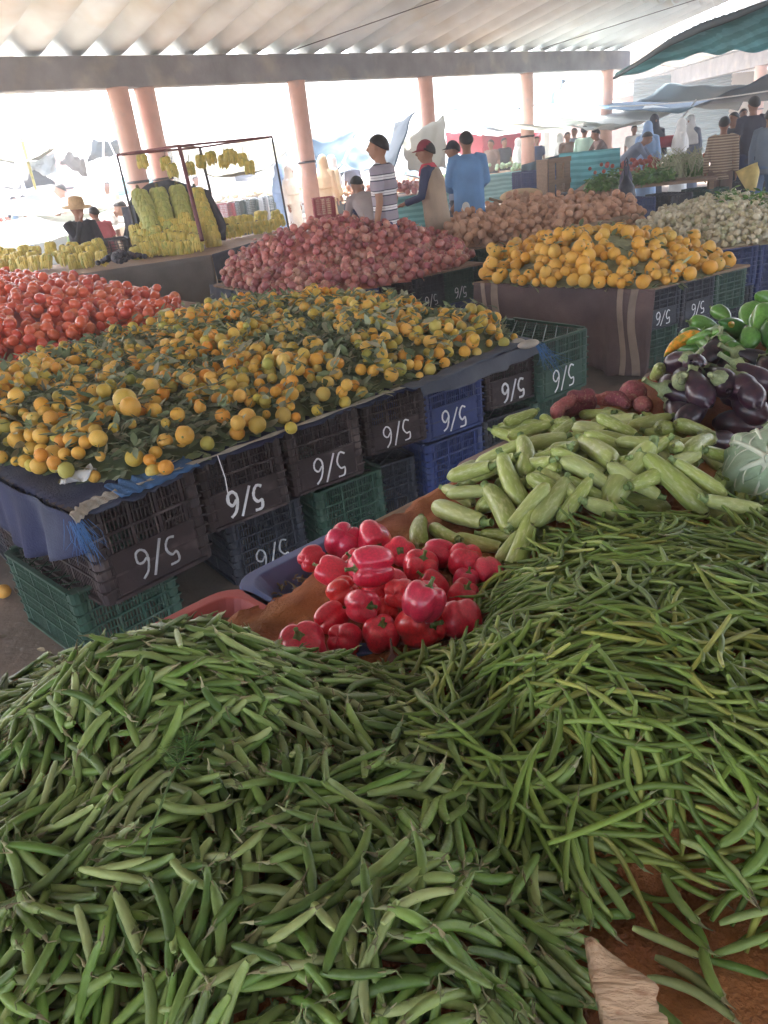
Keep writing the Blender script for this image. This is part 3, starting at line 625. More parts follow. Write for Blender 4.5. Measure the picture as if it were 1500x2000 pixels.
# ---- the relief of the heaps
def G(px, py, z, amp, r, asp=1.0, rot=0.0, p=2.4): q = P(px, py, z); return (q.x, q.y, amp, r, asp, rot, p)
def pxpoly(pts, z): return [(P(x, y, z).x, P(x, y, z).y) for x, y in pts]
bean_poly = pxpoly(((905, 1290), (935, 1215), (955, 1160), (990, 1125), (1040, 1060), (1110, 1020), (1180, 985), (1500, 965), (1720, 990), (1900, 1600), (1700, 1850), (1500, 1800), (1340, 1730), (1190, 1730), (1020, 1600), (880, 1450), (790, 1370), (740, 1320)), .91)
pea_poly = pxpoly(((-330, 1550), (-260, 1400), (0, 1345), (150, 1290), (270, 1262), (430, 1262), (500, 1300), (600, 1318), (760, 1330), (880, 1400), (960, 1500), (1040, 1640), (1120, 1740), (1130, 1850), (1150, 2350), (-400, 2350)), .91)
PK = [(bean_poly, .13, [G(1350, 1290, 1.0, .11, .36, 1.3, .7), G(1230, 1110, .96, .055, .20, 1.4, .7), G(1000, 1480, .96, .055, .24), G(1230, 1500, .97, .045, .22)]),
      (pea_poly, .16, [G(330, 1390, 1.0, .150, .20, 1.3, .5), G(200, 1720, 1.02, .085, .36, 1.2, .3), G(650, 1640, .99, .075, .28), G(750, 1950, 1.0, .085, .24), G(60, 1560, 1.0, .07, .25)]),
      (None, 0, [G(1200, 900, .96, .05, .24, 1.5, .7), G(1400, 760, .98, .045, .22), G(1520, 670, 1.0, .10, .27), G(740, 1130, .93, .015, .14)])]
def relief(X, Y):
    T = np.zeros(np.shape(X))
    for poly, w, gs in PK:
        A = np.zeros(np.shape(X)); S = 0
        for x, y, a, r, asp, rot, p in gs:
            c, s = math.cos(rot), math.sin(rot); dx = ((X-x)*c+(Y-y)*s)/asp; dy = -(X-x)*s+(Y-y)*c
            e = a*np.exp(-(np.hypot(dx, dy)/r)**p); A = np.maximum(A, e); S = S + e
        A = A*.8+S*.2
        if poly is not None:
            t = np.clip(poly_sd(poly, X, Y)/w, 0, 1); A = A*(t*(2-t))
        T = np.maximum(T, A)
    return .905 + T + .004*np.sin(X*31+Y*17)+.003*np.sin(X*57-Y*43)
hm = HM(-1.15, 2.6, .10, 3.6, .004, relief)
# rust cloth under everything but the trays' open corners
cloth_poly = [P(*q, .9) for q in ((418, 1240), (445, 1205), (485, 1192), (530, 1172), (585, 1140), (625, 1105), (650, 1070), (670, 1052), (720, 1030), (900, 935), (1250, 745), (1700, 600), (2300, 1400), (1700, 2500), (-400, 2500), (-300, 1350), (0, 1330), (250, 1250))]
def cloth_sheet():
    V, Fc = sheet_in(hm, [(p.x, p.y) for p in cloth_poly], 5, lambda i, j, x, y, d: float(hm.B[i, j])-.006+.004*math.sin(x*19+y*33)*math.sin(x*41-y*12)+.003*math.sin(x*80+y*30)*(d < .05))
    b = MB(); b.add(V, Fc); return b.build('sackcloth', M['rust'], smooth=True, solid=.004, label='rust brown sacking spread over the table under the vegetables', cat='cloth')
cloth_sheet()

def solve_px(h, px, py, r, z=.95):
    for _ in range(5):
        q = P(px, py, z); zz = h.rest_ball(q.x, q.y, r)
        if zz is None: return None
        z = .5*z+.5*zz
    q = P(px, py, z); return q.x, q.y, h.rest_ball(q.x, q.y, r)
# ---- red peppers
def pepper_mesh(seed, nl=4, elong=1.0, taper=.82):
    q = random.Random(seed); ph = q.uniform(0, 6); la = [q.uniform(.9, 1.08) for _ in range(nl)]; b = MB(); n = 32; m = 18; V = []; Fc = []
    for i in range(m+1):
        t = i/m; a = math.pi*t; z0 = -math.cos(a); 
        for k in range(n):
            th = 2*math.pi*k/n; s = nl*(th+.12*math.sin(th+ph))/2; lobe = abs(math.cos(s))**.55; l = la[int((s/math.pi+.5)) % nl]
            r0 = math.sin(a)**.55; sh = 1-(.22+.10*abs(z0))*(1-lobe); wide = (taper+(1-taper)*(t))
            r = r0*sh*l*wide
            z = z0*elong*(.98)
            if z0 > 0: z = elong*(z0*.95 - .24*math.exp(-(r/.40)**2)*max(0, z0)**2 - .06*(1-lobe)*z0)
            else: z = elong*(z0*.95 + .14*math.exp(-(r/.35)**2)*z0*z0 + .16*(1-lobe)*abs(z0))
            V.append((r*math.cos(th), r*math.sin(th), z))
    for i in range(m):
        for k in range(n): Fc.append((i*n+k, i*n+(k+1) % n, (i+1)*n+(k+1) % n, (i+1)*n+k))
    b.add(V, Fc); c = MB(); z = elong*.72
    c.lathe([(.30, z-.03), (.27, z+.02), (.12, z+.07), (.085, z+.2), (.08, z+.36), (.10, z+.46)], 12, fn=lambda t, i: 1+.18*math.cos(5*t)*(i < 2)); 
    return b, c
rp = []
for s in range(5):
    b, c = pepper_mesh(s+3, [4, 3, 4, 3, 4][s], [.88, .98, .84, 1.0, .92][s], [.88, .78, .92, .8, .85][s])
    rp.append((mesh_from(b.v, b.f, [M['redp']], None, True, 'red_pepper'), mesh_from(c.v, c.f, [M['pstem']], None, True, 'stem')))
RED = [(695, 1093, 50, 0), (768, 1128, 50, 1), (738, 1149, 54, 2), (911, 1132, 50, 3), (747, 1193, 58, 4), (669, 1150, 58, 0), (846, 1136, 58, 1), (671, 1050, 66, 2), (729, 1050, 64, 3),
       (608, 1086, 50, 0), (857, 1076, 60, 1), (909, 1088, 64, 2), (952, 1097, 54, 3), (903, 1158, 62, 4), (781, 1158, 58, 0), (649, 1106, 62, 1), (643, 1201, 60, 3), (590, 1253, 84, 2), (671, 1242, 66, 4), (744, 1232, 70, 0),
       (896, 1201, 80, 2), (820, 1219, 88, 4), (705, 1175, 66, 1), (827, 1169, 70, 0), (779, 1071, 60, 4), (820, 1095, 64, 2), (727, 1108, 74, 3)]
SPECIAL = {21: 'big red pepper nearest the front with its green stem turned to the viewer', 17: 'magenta red pepper lying alone at the left front of the pepper heap', 24: 'red pepper high at the back showing its stem hollow', 9: 'small red pepper at the far left of the heap beside the blue tray', 12: 'narrow pointed red pepper at the right end of the heap against the beans'}
tops = {21: (1.1, .9), 24: (1.0, 0.1), 17: (.35, -.4), 23: (.5, 2), 26: (1.35, -1.2), 25: (.35, 1)}
for k, (px, py, w, vi) in enumerate(RED):
    q = P(px, py, .95); r = w*.5*(q-CO).dot(FW)/FPX*1.2
    s = solve_px(hm, px, py, r*.82)
    if not s: continue
    hm.stamp(s[0], s[1], s[2]-.2*r, r*.8)
    o = bpy.data.objects.new('red_pepper', rp[vi][0]); COL.objects.link(o); c = bpy.data.objects.new('stem', rp[vi][1]); COL.objects.link(c); c.parent = o
    o.location = (s[0], s[1], s[2]-.2*r); ti, yw = tops.get(k, (rnd.choice((rnd.uniform(.2, 1.3), rnd.uniform(1.2, 2.9), rnd.uniform(1.4, 2.6))), rnd.uniform(0, 6.28)))
    v = Vector((s[0], s[1], 0)).normalized(); base = math.atan2(-v.x, v.y)    # tilt measured towards the viewer
    o.rotation_euler = (Matrix.Rotation(base+yw, 3, 'Z') @ Matrix.Rotation(ti, 3, 'X') @ Matrix.Rotation(rnd.uniform(0, 6), 3, 'Z')).to_euler()
    o.scale = (r, r, r*rnd.uniform(.97, 1.08))
    tag(o, SPECIAL.get(k, 'glossy red bell pepper in the heap beside the blue tray'), 'pepper', None if k in SPECIAL else 'red bell peppers heaped on the rust cloth')
    if k in SPECIAL: o['group'] = 'red bell peppers heaped on the rust cloth'
# ---- zucchini
def zuc_variant(seed, rad=.16):
    q = random.Random(seed); b = MB(); bend = q.uniform(-.06, .06); pts = []; rr = []
    for i in range(15):
        t = i/14; x = t-.5; y = bend*(1-(2*t-1)**2)
        e = (min(1, t/.13))**.5*.0+1; prof = [.30, .72, .92, .99, 1.01, 1.01, 1.0, .98, .96, .93, .90, .86, .82, .77, .62][i]
        pts.append((x, y, 0)); rr.append(rad*prof*.92)
    b.tube(pts, rr, 16); c = MB(); p = Vector(pts[-1])
    c.tube([p-Vector((.01, 0, 0)), p+Vector((.03, 0, 0)), p+Vector((.08, .01, .008)), p+Vector((.13, .02, .02))], [rad*.52, rad*.38, rad*.32, rad*.36], 6, up=(0, 0, 1))
    d = MB(); d.tube([Vector(pts[0])+Vector((.004, 0, 0)), Vector(pts[0])-Vector((.012, 0, 0))], [rad*.16, rad*.12], 8)
    return mesh_from(b.v, b.f, [M['zuc']], None, True, 'zucchini'), mesh_from(c.v, c.f, [M['zstem']], None, True, 'stem'), mesh_from(d.v, d.f, [M['peadry']], None, True, 'blossom_scar'), pts, rr
zv = [zuc_variant(i, [.15, .14, .165, .135, .15][i]) for i in range(5)]
ZU = [(1182,787,1218,805),(1143,790,1185,800),(1119,835,1182,862),(1104,865,1140,883),(1062,818,1098,837),(1098,940,1153,943),(1047,928,1080,932),(1107,961,1179,970),(1128,979,1176,982),(1221,928,1284,919),(926,947,999,947),
 (966,881,1021,873),(1025,903,1095,888),(1293,883,1353,877),(1076,932,1128,895),(1161,892,1215,898),(1095,940,1155,937),(1224,865,1281,868),(976,1076,1028,1045),(890,1032,972,1054),(881,959,955,967),(1392,958,1410,916),(1338,937,1383,895),(1425,991,1470,937),
 (1000,833,1030,822),(992,851,1073,833),(1069,870,1102,855),(955,903,1051,877),(933,917,1014,914),(1176,841,1230,856),(1149,868,1260,889),(1215,901,1296,904),(1284,862,1338,829),(1098,823,1152,823),(1240,828,1293,818),(1149,805,1245,826),(1182,910,1227,949),
 (882,954,955,965),(1029,965,1021,903),(981,954,1029,1000),(1036,972,1106,947),(846,1010,890,1045),(822,1052,822,998),(838,963,955,1024),(1002,1045,955,976),(1028,1006,981,954),(989,1110,1041,1037),(1182,1000,1272,940),(1040,1055,1104,994),(1386,1015,1251,964),(1455,1018,1350,952),(1200,955,1134,889),
 (1040,990,1110,1010),(1090,1040,1150,1000),(1190,970,1280,985),(1300,960,1360,925),(1010,930,1080,960),(1345,850,1362,846),(1314,925,1322,905),(900,936,912,925),(1060,1015,1010,1040),(1400,985,1330,970),(1230,1000,1160,1010),(1120,1005,1070,975),(1470,1000,1400,1005),(1330,1010,1260,1020),(1440,900,1385,915),(1290,960,1240,985)]
ZSP = {51: 'pale yellowish zucchini lying on top of the heap with its blossom end to the viewer', 43: 'long zucchini at the left of the heap pointing up over the wooden crate edge', 42: 'short pale zucchini standing next to the red peppers', 35: 'longest zucchini on the upper back of the heap', 49: 'large zucchini lying across the front right of the heap on the beans', 50: 'large zucchini at the right front with a dark stem', 46: 'yellow green zucchini wedged between peppers and beans'}
def place_long(h, x0, y0, x1, y1, Lmin, Lmax, rad, meshset, nm, label, cat, group, zg=.97, sink=.35, tilt=.5):
    me, st, sc_, pts, rr = meshset
    z = zg
    for _ in range(4):
        a, b = P(x0, y0, z), P(x1, y1, z); c = (a+b)/2; ii, jj = h.ij(c.x, c.y); ii = min(max(ii, 0), h.nx-1); jj = min(max(jj, 0), h.ny-1); z = float(h.B[ii, jj])+rad*1.25
    a, b = P(x0, y0, z), P(x1, y1, z); c = (a+b)/2; Ln = max(Lmin, min(Lmax, (b-a).length)); yaw = math.atan2(b.y-a.y, b.x-a.x)
    q = h.drop_long(c.x, c.y, yaw, [(p[0]*Ln, p[1]*Ln) for p in pts[::2]], [r*Ln for r in rr[::2]], sink, tilt, .04)
    if q is None: return
    m3, pos = q; ii, jj = h.ij(pos.x, pos.y); pos.z = min(pos.z, float(h.B[min(max(ii, 0), h.nx-1), min(max(jj, 0), h.ny-1)])+rad*3.1)
    o = bpy.data.objects.new(nm, me); COL.objects.link(o)
    o.matrix_world = Matrix.Translation(pos) @ m3.to_4x4() @ Matrix.Rotation(rnd.uniform(-.5, .5), 4, 'X') @ Matrix.Scale(Ln, 4)
    for n_, m_ in (('stem', st), ('blossom_scar', sc_)):
        if m_: c_ = bpy.data.objects.new(n_, m_); COL.objects.link(c_); c_.parent = o
    return tag(o, label, cat, group)
zpoly = pxpoly(((905, 960), (960, 890), (1080, 830), (1290, 830), (1400, 880), (1440, 960), (1300, 1010), (1180, 1030), (1050, 1060), (950, 1040)), .91)
for k in range(48):
    x, y = rand_in(zpoly); a = prj((x, y, .93)); w = rnd.uniform(0, 3.14); e = prj((x+.14*math.cos(w), y+.14*math.sin(w), .93))
    place_long(hm, a[0], a[1], e[0], e[1], .13, .17, .027, zv[k % 5], 'zucchini', 'light green zucchini low in the heap, mostly covered by others', 'zucchini', 'light green zucchini heaped on the table', zg=.93, sink=.6)
for k, (x0, y0, x1, y1) in enumerate(ZU):
    place_long(hm, x0, y0, x1, y1, .125, .19, .027, zv[k % 5], 'zucchini', ZSP.get(k, 'light green zucchini in the heap between peppers and aubergines'), 'zucchini', 'light green zucchini heaped on the table')
# ---- sweet potatoes
def lump_variant(seed, m, rad):
    q = random.Random(seed); b = MB(); pts = []; rr = []
    for i in range(11):
        t = i/10; pts.append((t-.5, .08*math.sin(t*5+seed), .03*math.sin(t*7+seed))); rr.append(rad*max(.12, math.sin(math.pi*min(1, t*.96+.02))**.6)*(1+.18*math.sin(t*9+seed)))
    b.tube(pts, rr, 12); return mesh_from(b.v, b.f, [m], None, True, 'sweet_potato'), None, None, pts, rr
for k, (a, lb) in enumerate([((1105, 800, 1150, 765), 'small dark sweet potato at the left end beside the tray rim'), ((1120, 795, 1150, 780), 'sweet potato low behind the zucchini'), ((1150, 762, 1212, 762), 'big knobbly purple sweet potato on top'), ((1215, 785, 1250, 745), 'upright reddish sweet potato with a pointed end'), ((1250, 775, 1262, 795), 'stubby sweet potato next to the aubergines'), ((1190, 775, 1225, 790), 'sweet potato half hidden under the longest zucchini'), ((1085, 812, 1115, 795), 'thin sweet potato tail at the tray rim')]):
    place_long(hm, *a, .11, .18, .035, lump_variant(k, M['sweet'], .2), 'sweet_potato', lb, 'sweet potato', 'sweet potatoes behind the zucchini', zg=.97)
# ---- aubergines
def egg_variant(seed):
    q = random.Random(seed); b = MB(); prof = [.2, .62, .85, .98, 1.03, 1.0, .93, .84, .73, .62, .54, .5]; bend = q.uniform(-.05, .1); pts = [(i/11-.5, bend*(1-(2*i/11-1)**2), 0) for i in range(12)]; rr = [.27*p for p in prof]
    b.tube(pts, rr, 18); c = MB(); n = 15
    V = []; Fc = []
    for i, (x, r) in enumerate([(.60, .07), (.54, .10), (.51, .155), (.44, .165), (.30, .19)]):
        for k in range(n):
            t = 2*math.pi*k/n; sp = 1 if k % 3 else 0; xx = x+(.13*sp if i == 4 else .05*sp if i == 3 else 0); V.append((xx, bend*.2+(r+.008)*math.cos(t), (r+.008)*math.sin(t)))
    for i in range(4):
        for k in range(n): Fc.append((i*n+k, (i+1)*n+k, (i+1)*n+(k+1) % n, i*n+(k+1) % n))
    c.add(V, Fc); e = [Vector((.58, bend*.2, 0)), Vector((.70, .03, .01)), Vector((.82, .06, .03)), Vector((.92, .10, .06))]; c.tube(e, [.075, .055, .05, .065], 8)
    return mesh_from(b.v, b.f, [M['egg']], None, True, 'aubergine'), mesh_from(c.v, c.f, [M['eggc']], None, True, 'calyx'), None, pts, rr
ev = [egg_variant(i) for i in range(3)]
EG = [(1330, 745, 1300, 722), (1420, 800, 1380, 770), (1345, 770, 1385, 750), (1460, 770, 1420, 745), (1325, 820, 1375, 805), (1390, 820, 1350, 790), (1440, 715, 1400, 700), (1490, 720, 1450, 720), (1425, 840, 1375, 865), (1440, 775, 1400, 790), (1365, 735, 1400, 715), (1490, 780, 1450, 775), (1300, 745, 1340, 760), (1475, 820, 1440, 800), (1520, 760, 1490, 735)]
EL = {0: 'aubergine at the left end next to a pale zucchini', 4: 'aubergine touching the zucchini heap with its stem to the right', 8: 'brownish aubergine with its pale calyx pointing down at the zucchini', 2: 'largest glossy aubergine on top', 6: 'aubergine behind, under the green peppers', 13: 'aubergine beside the cabbage'}
epoly = pxpoly(((1290, 800), (1320, 740), (1420, 710), (1560, 700), (1600, 800), (1480, 850), (1360, 860)), .95)
for k in range(12):
    x, y = rand_in(epoly); a = prj((x, y, .97)); w = rnd.uniform(0, 6.28); e = prj((x+.14*math.cos(w), y+.14*math.sin(w), .97))
    place_long(hm, a[0], a[1], e[0], e[1], .11, .14, .03, ev[k % 3], 'aubergine', 'dark aubergine low in the far right heap', 'aubergine', 'aubergines heaped beyond the zucchini', zg=.97, sink=.5)
for k, a in enumerate(EG):
    o = place_long(hm, *a, .12, .155, .035, ev[k % 3], 'aubergine', EL.get(k, 'glossy dark aubergine with grey green calyx in the far right heap'), 'aubergine', 'aubergines heaped beyond the zucchini', zg=1.0)
place_long(hm, 1290, 785, 1272, 735, .12, .15, .027, zv[1], 'zucchini', 'lone pale zucchini leaning on the aubergines', 'zucchini', 'light green zucchini heaped on the table', zg=1.05)
# ---- long peppers
def horn_variant(seed, m, rad=.2, nl=3):
    q = random.Random(seed); b = MB(); bend = q.uniform(.03, .14)*q.choice((-1, 1)); n = 18; pts = [(i/13-.5, bend*(1-(2*i/13-1)**2), 0) for i in range(14)]; prof = [.04, .25, .42, .56, .68, .78, .86, .93, .98, 1, 1, .96, .8, .35]; rr = [rad*p for p in prof]; V = []; Fc = []
    for i, (p, r) in enumerate(zip(pts, rr)):
        for k in range(n):
            t = 2*math.pi*k/n; s = 1-.14*(1-abs(math.cos(nl*t/2))**.6)*(prof[i]); V.append((p[0], p[1]+r*s*math.cos(t), r*s*math.sin(t)))
    for i in range(13):
        for k in range(n): Fc.append((i*n+k, i*n+(k+1) % n, (i+1)*n+(k+1) % n, (i+1)*n+k))
    b.add(V, Fc); c = MB(); c.tube([(.485, 0, 0), (.50, 0, 0), (.52, 0, 0), (.58, .02, .01), (.68, .05, .03)], [rad*.42, rad*.45, rad*.2, rad*.13, rad*.15], 8)
    return mesh_from(b.v, b.f, [m], None, True, 'pepper'), mesh_from(c.v, c.f, [M['pstem']], None, True, 'stem'), None, pts, rr
gm, om = M['greenp'], M['orangep']
HN = [((1290, 712, 1370, 700), om, 'half orange half green long pepper at the left tip of the green pepper heap', .17), ((1330, 690, 1390, 700), gm, 'pale green long pepper lying left of the green pepper heap', .17), ((1325, 658, 1370, 680), gm, 'curved green pepper with its tip to the left', .2), ((1365, 670, 1425, 620), gm, 'long dark green pepper leaning up to the right', .25),
      ((1380, 690, 1460, 660), gm, 'green pepper under the orange one', .25), ((1445, 675, 1442, 620), om, 'bright orange long pepper standing upright', .24), ((1425, 690, 1400, 660), om, 'small yellow orange pepper left of the orange one', .2), ((1455, 690, 1500, 640), gm, 'green pepper at the right edge low in the heap', .28), ((1440, 630, 1490, 590), gm, 'green bell pepper high at the right edge', .34), ((1470, 655, 1500, 610), gm, 'green pepper right of the orange one', .3),
      ((1470, 610, 1520, 600), gm, 'topmost green pepper at the right edge', .34), ((1355, 700, 1400, 720), gm, 'yellowish green pepper touching the aubergines', .22), ((1490, 700, 1530, 650), gm, 'green pepper cut by the right edge', .3)]
for k in range(30):      # the heap beneath them
    q = P(rnd.uniform(1390, 1640), rnd.uniform(610, 700), 1.03); a = rnd.uniform(0, 6.28); r = prj(q); e = prj(q+Vector((math.cos(a), math.sin(a), 0))*.13)
    place_long(hm, r[0], r[1], e[0], e[1], .09, .12, .03, horn_variant(k+20, gm, .27), 'pepper', 'green pepper in the heap beyond the aubergines', 'pepper', 'green and orange peppers at the far right', zg=1.08)
for k, (a, m_, lb, rd) in enumerate(HN): place_long(hm, *a, .10, .14, .03, horn_variant(k, m_, rd*.92), 'pepper', lb, 'pepper', 'green and orange peppers at the far right', zg=1.1)
# ---- cabbage
cq = P(1492, 900, 1.0); cr = .082
cb = empty('cabbage', (cq.x+.02, cq.y, .975), label='pale green cabbage lying stalk up with ruffled outer leaves at the right edge', cat='cabbage')
Rc = Matrix.Rotation(R_(-35), 3, 'Z') @ Matrix.Rotation(R_(-128), 3, 'X')       # the stalk end looks up towards the viewer
b = MB(); b.ball((0, 0, 0), (cr*.80,)*3, 20, 14); b.build('heart', M['cabbage'], cb, smooth=True)
for k in range(13):
    a = k*2.4; tl = k/13
    def lf(u, v, a=a, tl=tl, k=k):
        t_ = (u-.5)*2; ph = .10+v*(1.35+.5*tl); wth = 1.25*math.sin(min(1, v*1.15+.12)*1.57)**.8
        ru = (.010*math.sin(u*15+k)+.006*math.sin(u*27+k*2))*v*v*(.4+tl); rr_ = cr*(.86+.22*tl+.30*tl*v*v)+ru
        p = Vector((rr_*math.sin(ph)*math.cos(t_*wth), rr_*math.sin(ph)*math.sin(t_*wth), -rr_*math.cos(ph)*(1-.15*tl*v)))
        return Rc @ (Matrix.Rotation(a, 3, 'Z') @ p)
    b = MB(); b.sheet(lf, 44, 16); lo = b.build('outer_leaf', M['cabbage'], cb, smooth=True, solid=.0015)
    b = MB(); b.tube([Vector(lf(.5, i/8))*1.012 for i in range(9)], [.007-.0006*i for i in range(9)], 6)
    for s_ in (-1, 1):
        for q_ in (.25, .45, .65): b.tube([Vector(lf(.5+s_*(i/5)*.34, min(1, q_+i/5*.32)))*1.008 for i in range(6)], [.003-.0004*i for i in range(6)], 4)
    b.build('veins', M['cabbvein'], lo, smooth=True)
b = MB(); b.lathe([(.02, -cr*1.02), (.022, -cr*.9), (.016, -cr*.7)], 10, Rc.to_4x4()); b.build('cut_stalk', M['cabbvein'], cb, smooth=True)
# ---- green beans
def noise_yaw(s1, s2):
    return lambda x, y: 2.2*math.sin(x*5.1+s1)+2.0*math.sin(y*6.3-x*2+s2)+1.0*math.sin(x*13+y*9+s1*2)
bv = [pod_variant(.105+.012*(i % 4), .0036+.0004*(i % 3), [.05, -.08, .13, -.03, .16, .09, -.12, .02][i], .07, i, flat=.9, stem=(i % 2 == 0), n=7, segs=12, pm='bean', kink=[0, .03, 0, -.03, .02, 0, .04, 0][i]) for i in range(8)]
NB, NP_ = 3900, 4200
mix_poly = [(P(*q, .96).x, P(*q, .96).y) for q in ((790, 1330), (900, 1380), (1250, 1700), (1150, 1780), (900, 1560))]
blk = (hm.H-hm.B) > .022                     # beans do not climb onto the other vegetables
def free(poly):
    f = inside(poly)
    def g_(x, y): i, j = hm.ij(x, y); return f(x, y) and not blk[min(max(i, 0), hm.nx-1), min(max(j, 0), hm.ny-1)]
    return g_
free_b = free(bean_poly)
bi = long_heap(hm, bean_poly, NB, bv, noise_yaw(1.2, .4), dens=lambda x, y: 1.0 if free_b(x, y) else 0.0, sink=.4, spread=.5, jitter=.12, cap=.038)
# ---- pea pods
pv = [pod_variant(0.056+.0068*(i % 5), .0048+.0006*(i % 3), [.02, -.04, .07, .0, .12, -.08, .03, .01][i], .04, i+30, flat=.82, n=8, segs=11, pm='pea') for i in range(8)]
pi_ = long_heap(hm, pea_poly, NP_, pv, noise_yaw(3.3, 2.1), sink=.4, spread=.55, jitter=.16, cap=.05)
pi_ += long_heap(hm, mix_poly, 70, pv, noise_yaw(0, 1), sink=.3, spread=1.2, jitter=.15)
bi += long_heap(hm, mix_poly, 60, bv, noise_yaw(0, 1), sink=.3, spread=1.2, jitter=.15)
bv0 = [v[0] for v in bv]; pv0 = [v[0] for v in pv]
heap_objects(bi, bv0, 'green_bean', 'slim green bean in the heap on the right of the near table', 'green bean', 'green beans heaped on the near table', 'green_beans', 'heap of slim green beans on the right of the near table', hm, core=core_mesh(hm, bean_poly, lift=-.026, m=M['bean']))
# loose pods on the bare cloth at the bottom right
loose = [(1240, 1805, 1365, 1850), (1285, 1850, 1410, 1935), (1290, 1900, 1415, 1960), (1280, 1950, 1340, 2010), (1230, 1830, 1150, 1750), (1385, 1850, 1340, 1760), (1400, 1850, 1520, 1820), (1390, 1865, 1500, 1885), (1375, 1860, 1400, 1930), (1300, 1740, 1350, 1790), (1330, 1700, 1470, 1780), (1370, 1720, 1440, 1780), (1440, 1780, 1500, 1720), (1300, 1770, 1360, 1830), (1420, 1800, 1500, 1800), (1450, 1700, 1520, 1750), (1250, 1965, 1300, 2030), (1400, 1740, 1460, 1700)]
li = []
for k, (x0, y0, x1, y1) in enumerate(loose):
    a, b_ = P(x0, y0, .92), P(x1, y1, .92); c = (a+b_)/2; vi = rnd.randrange(len(pv)); q = hm.drop_long(c.x, c.y, math.atan2(b_.y-a.y, b_.x-a.x), pv[vi][1], pv[vi][2], .2, .4, .02)
    if q: li.append((Matrix.Translation(q[1]) @ q[0].to_4x4(), vi, q[1], .09))
heap_objects(pi_, pv0, 'pea_pod', 'plump green pea pod in the big heap nearest the viewer', 'pea pod', 'pea pods heaped at the front of the near table', 'pea_pods', 'heap of green pea pods filling the front of the near table', hm, core=core_mesh(hm, pea_poly, lift=-.028, m=M['pea']), limit=300-len(li))
heap_objects(li, pv0, 'pea_pod', 'loose green pea pod on the bare rust cloth at the bottom right', 'pea pod', 'pea pods loose on the rust cloth', 'x', 'x', hm)
sc = MB()
for k in range(330):
    x, y = rand_in(pea_poly)
    if not visible((x, y, 1.0)): continue
    p = Vector((x, y, hm.h(x, y)+.001)); d = Vector((rnd.gauss(0, 1), rnd.gauss(0, 1), rnd.uniform(-.2, .7))).normalized()
    for q_ in range(3): e = (d+Vector((rnd.gauss(0, .4), rnd.gauss(0, .4), rnd.gauss(0, .3))))*rnd.uniform(.005, .016); sc.tube([p, p+e*.5, p+e], [.0011, .0009, .0003], 4)
sc.build('pod_scraps', M['peadry'], smooth=True, label='dried flower ends and tendrils caught among the pea pods', cat='scraps', kind='stuff')
# ---- split board poking out at the bottom
sb = MB()
def sbf(u, v):
    a, b_ = P(1150, 1830, 1.01), P(1215, 2060, .96); c_ = (a+b_)/2; d_ = (b_-a); t = u*1.0; w = .058*min(1, (u*2.2+.10)**.8)*(1+.05*math.sin(u*19)+.03*math.sin(u*47))
    s_ = Vector((d_.y, -d_.x, 0)).normalized()*-1; p = a+d_*t+s_*(v-.15)*w*1.0; p.z += -.020*v + .002*math.sin(u*14+v*3); return p
sb.sheet(sbf, 30, 6); sb.build('split_board', M['palewood'], solid=.008, smooth=True, label='splintered pale wooden slat sticking out of the pea pods at the bottom', cat='board')
# ---- herb sprig and scraps
def dill(p, d, L, label):
    root = MB(); s = Vector(p); e = s+d*L; pts = [s.lerp(e, i/8)+Vector((0, 0, .01*math.sin(i*.4))) for i in range(9)]; root.tube(pts, [.0016]*9, 5)
    for k in range(90):
        b_ = pts[-1].lerp(pts[-4], rnd.random()); w = Vector((rnd.gauss(0, 1), rnd.gauss(0, 1), rnd.uniform(-.1, .6))).normalized()*rnd.uniform(.012, .035); root.tube([b_, b_+w*.5+Vector((0, 0, .002)), b_+w], [.0007, .0006, .0003], 3)
    return root.build('herb_sprig', M['herb'], smooth=True, label=label, cat='herb')
q = P(285, 1690, 1.06); z = hm.h(q.x, q.y)+.008; q2 = P(385, 1440, 1.06); z2 = hm.h(q2.x, q2.y)+.012; a = Vector((q.x, q.y, z)); b_ = Vector((q2.x, q2.y, z2)); dill(a, (b_-a).normalized(), (b_-a).length, 'thin feathery herb sprig lying on the pea pods')
sc = MB()
for k in range(260):
    q = P(470, 1138, .9)+UT*rnd.uniform(.04, .24)+VT*rnd.uniform(.03, .22); a = rnd.uniform(0, 6.28); L_ = rnd.uniform(.01, .05); e = Vector((math.cos(a), math.sin(a), rnd.uniform(0, .3)))*L_; q.z = .82+rnd.uniform(0, .055); sc.tube([q, q+e*.5+Vector((0, 0, .004)), q+e], [.002, .0026, .001], 4)
sc.build('dry_scraps', M['dead'], smooth=True, label='dry stalks and leaf scraps gathered in the blue tray', cat='scraps', kind='stuff')
sc = MB()
for k in range(110):
    q = P(455, 1152, .9)-UT*rnd.uniform(.04, .24)+VT*rnd.uniform(.03, .22); a = rnd.uniform(0, 6.28); L_ = rnd.uniform(.03, .09); e = Vector((math.cos(a), math.sin(a), rnd.uniform(0, .3)))*L_; q.z = .82+rnd.uniform(0, .06); sc.tube([q, q+e*.5+Vector((0, 0, .006)), q+e], [.0018, .002, .0008], 4)
sc.build('dry_stalks', mat('red_stalk', [(.28, .06, .05), (.22, .16, .07)], .8, var=.2), smooth=True, label='reddish dry stalks lying in the red tray', cat='scraps', kind='stuff')
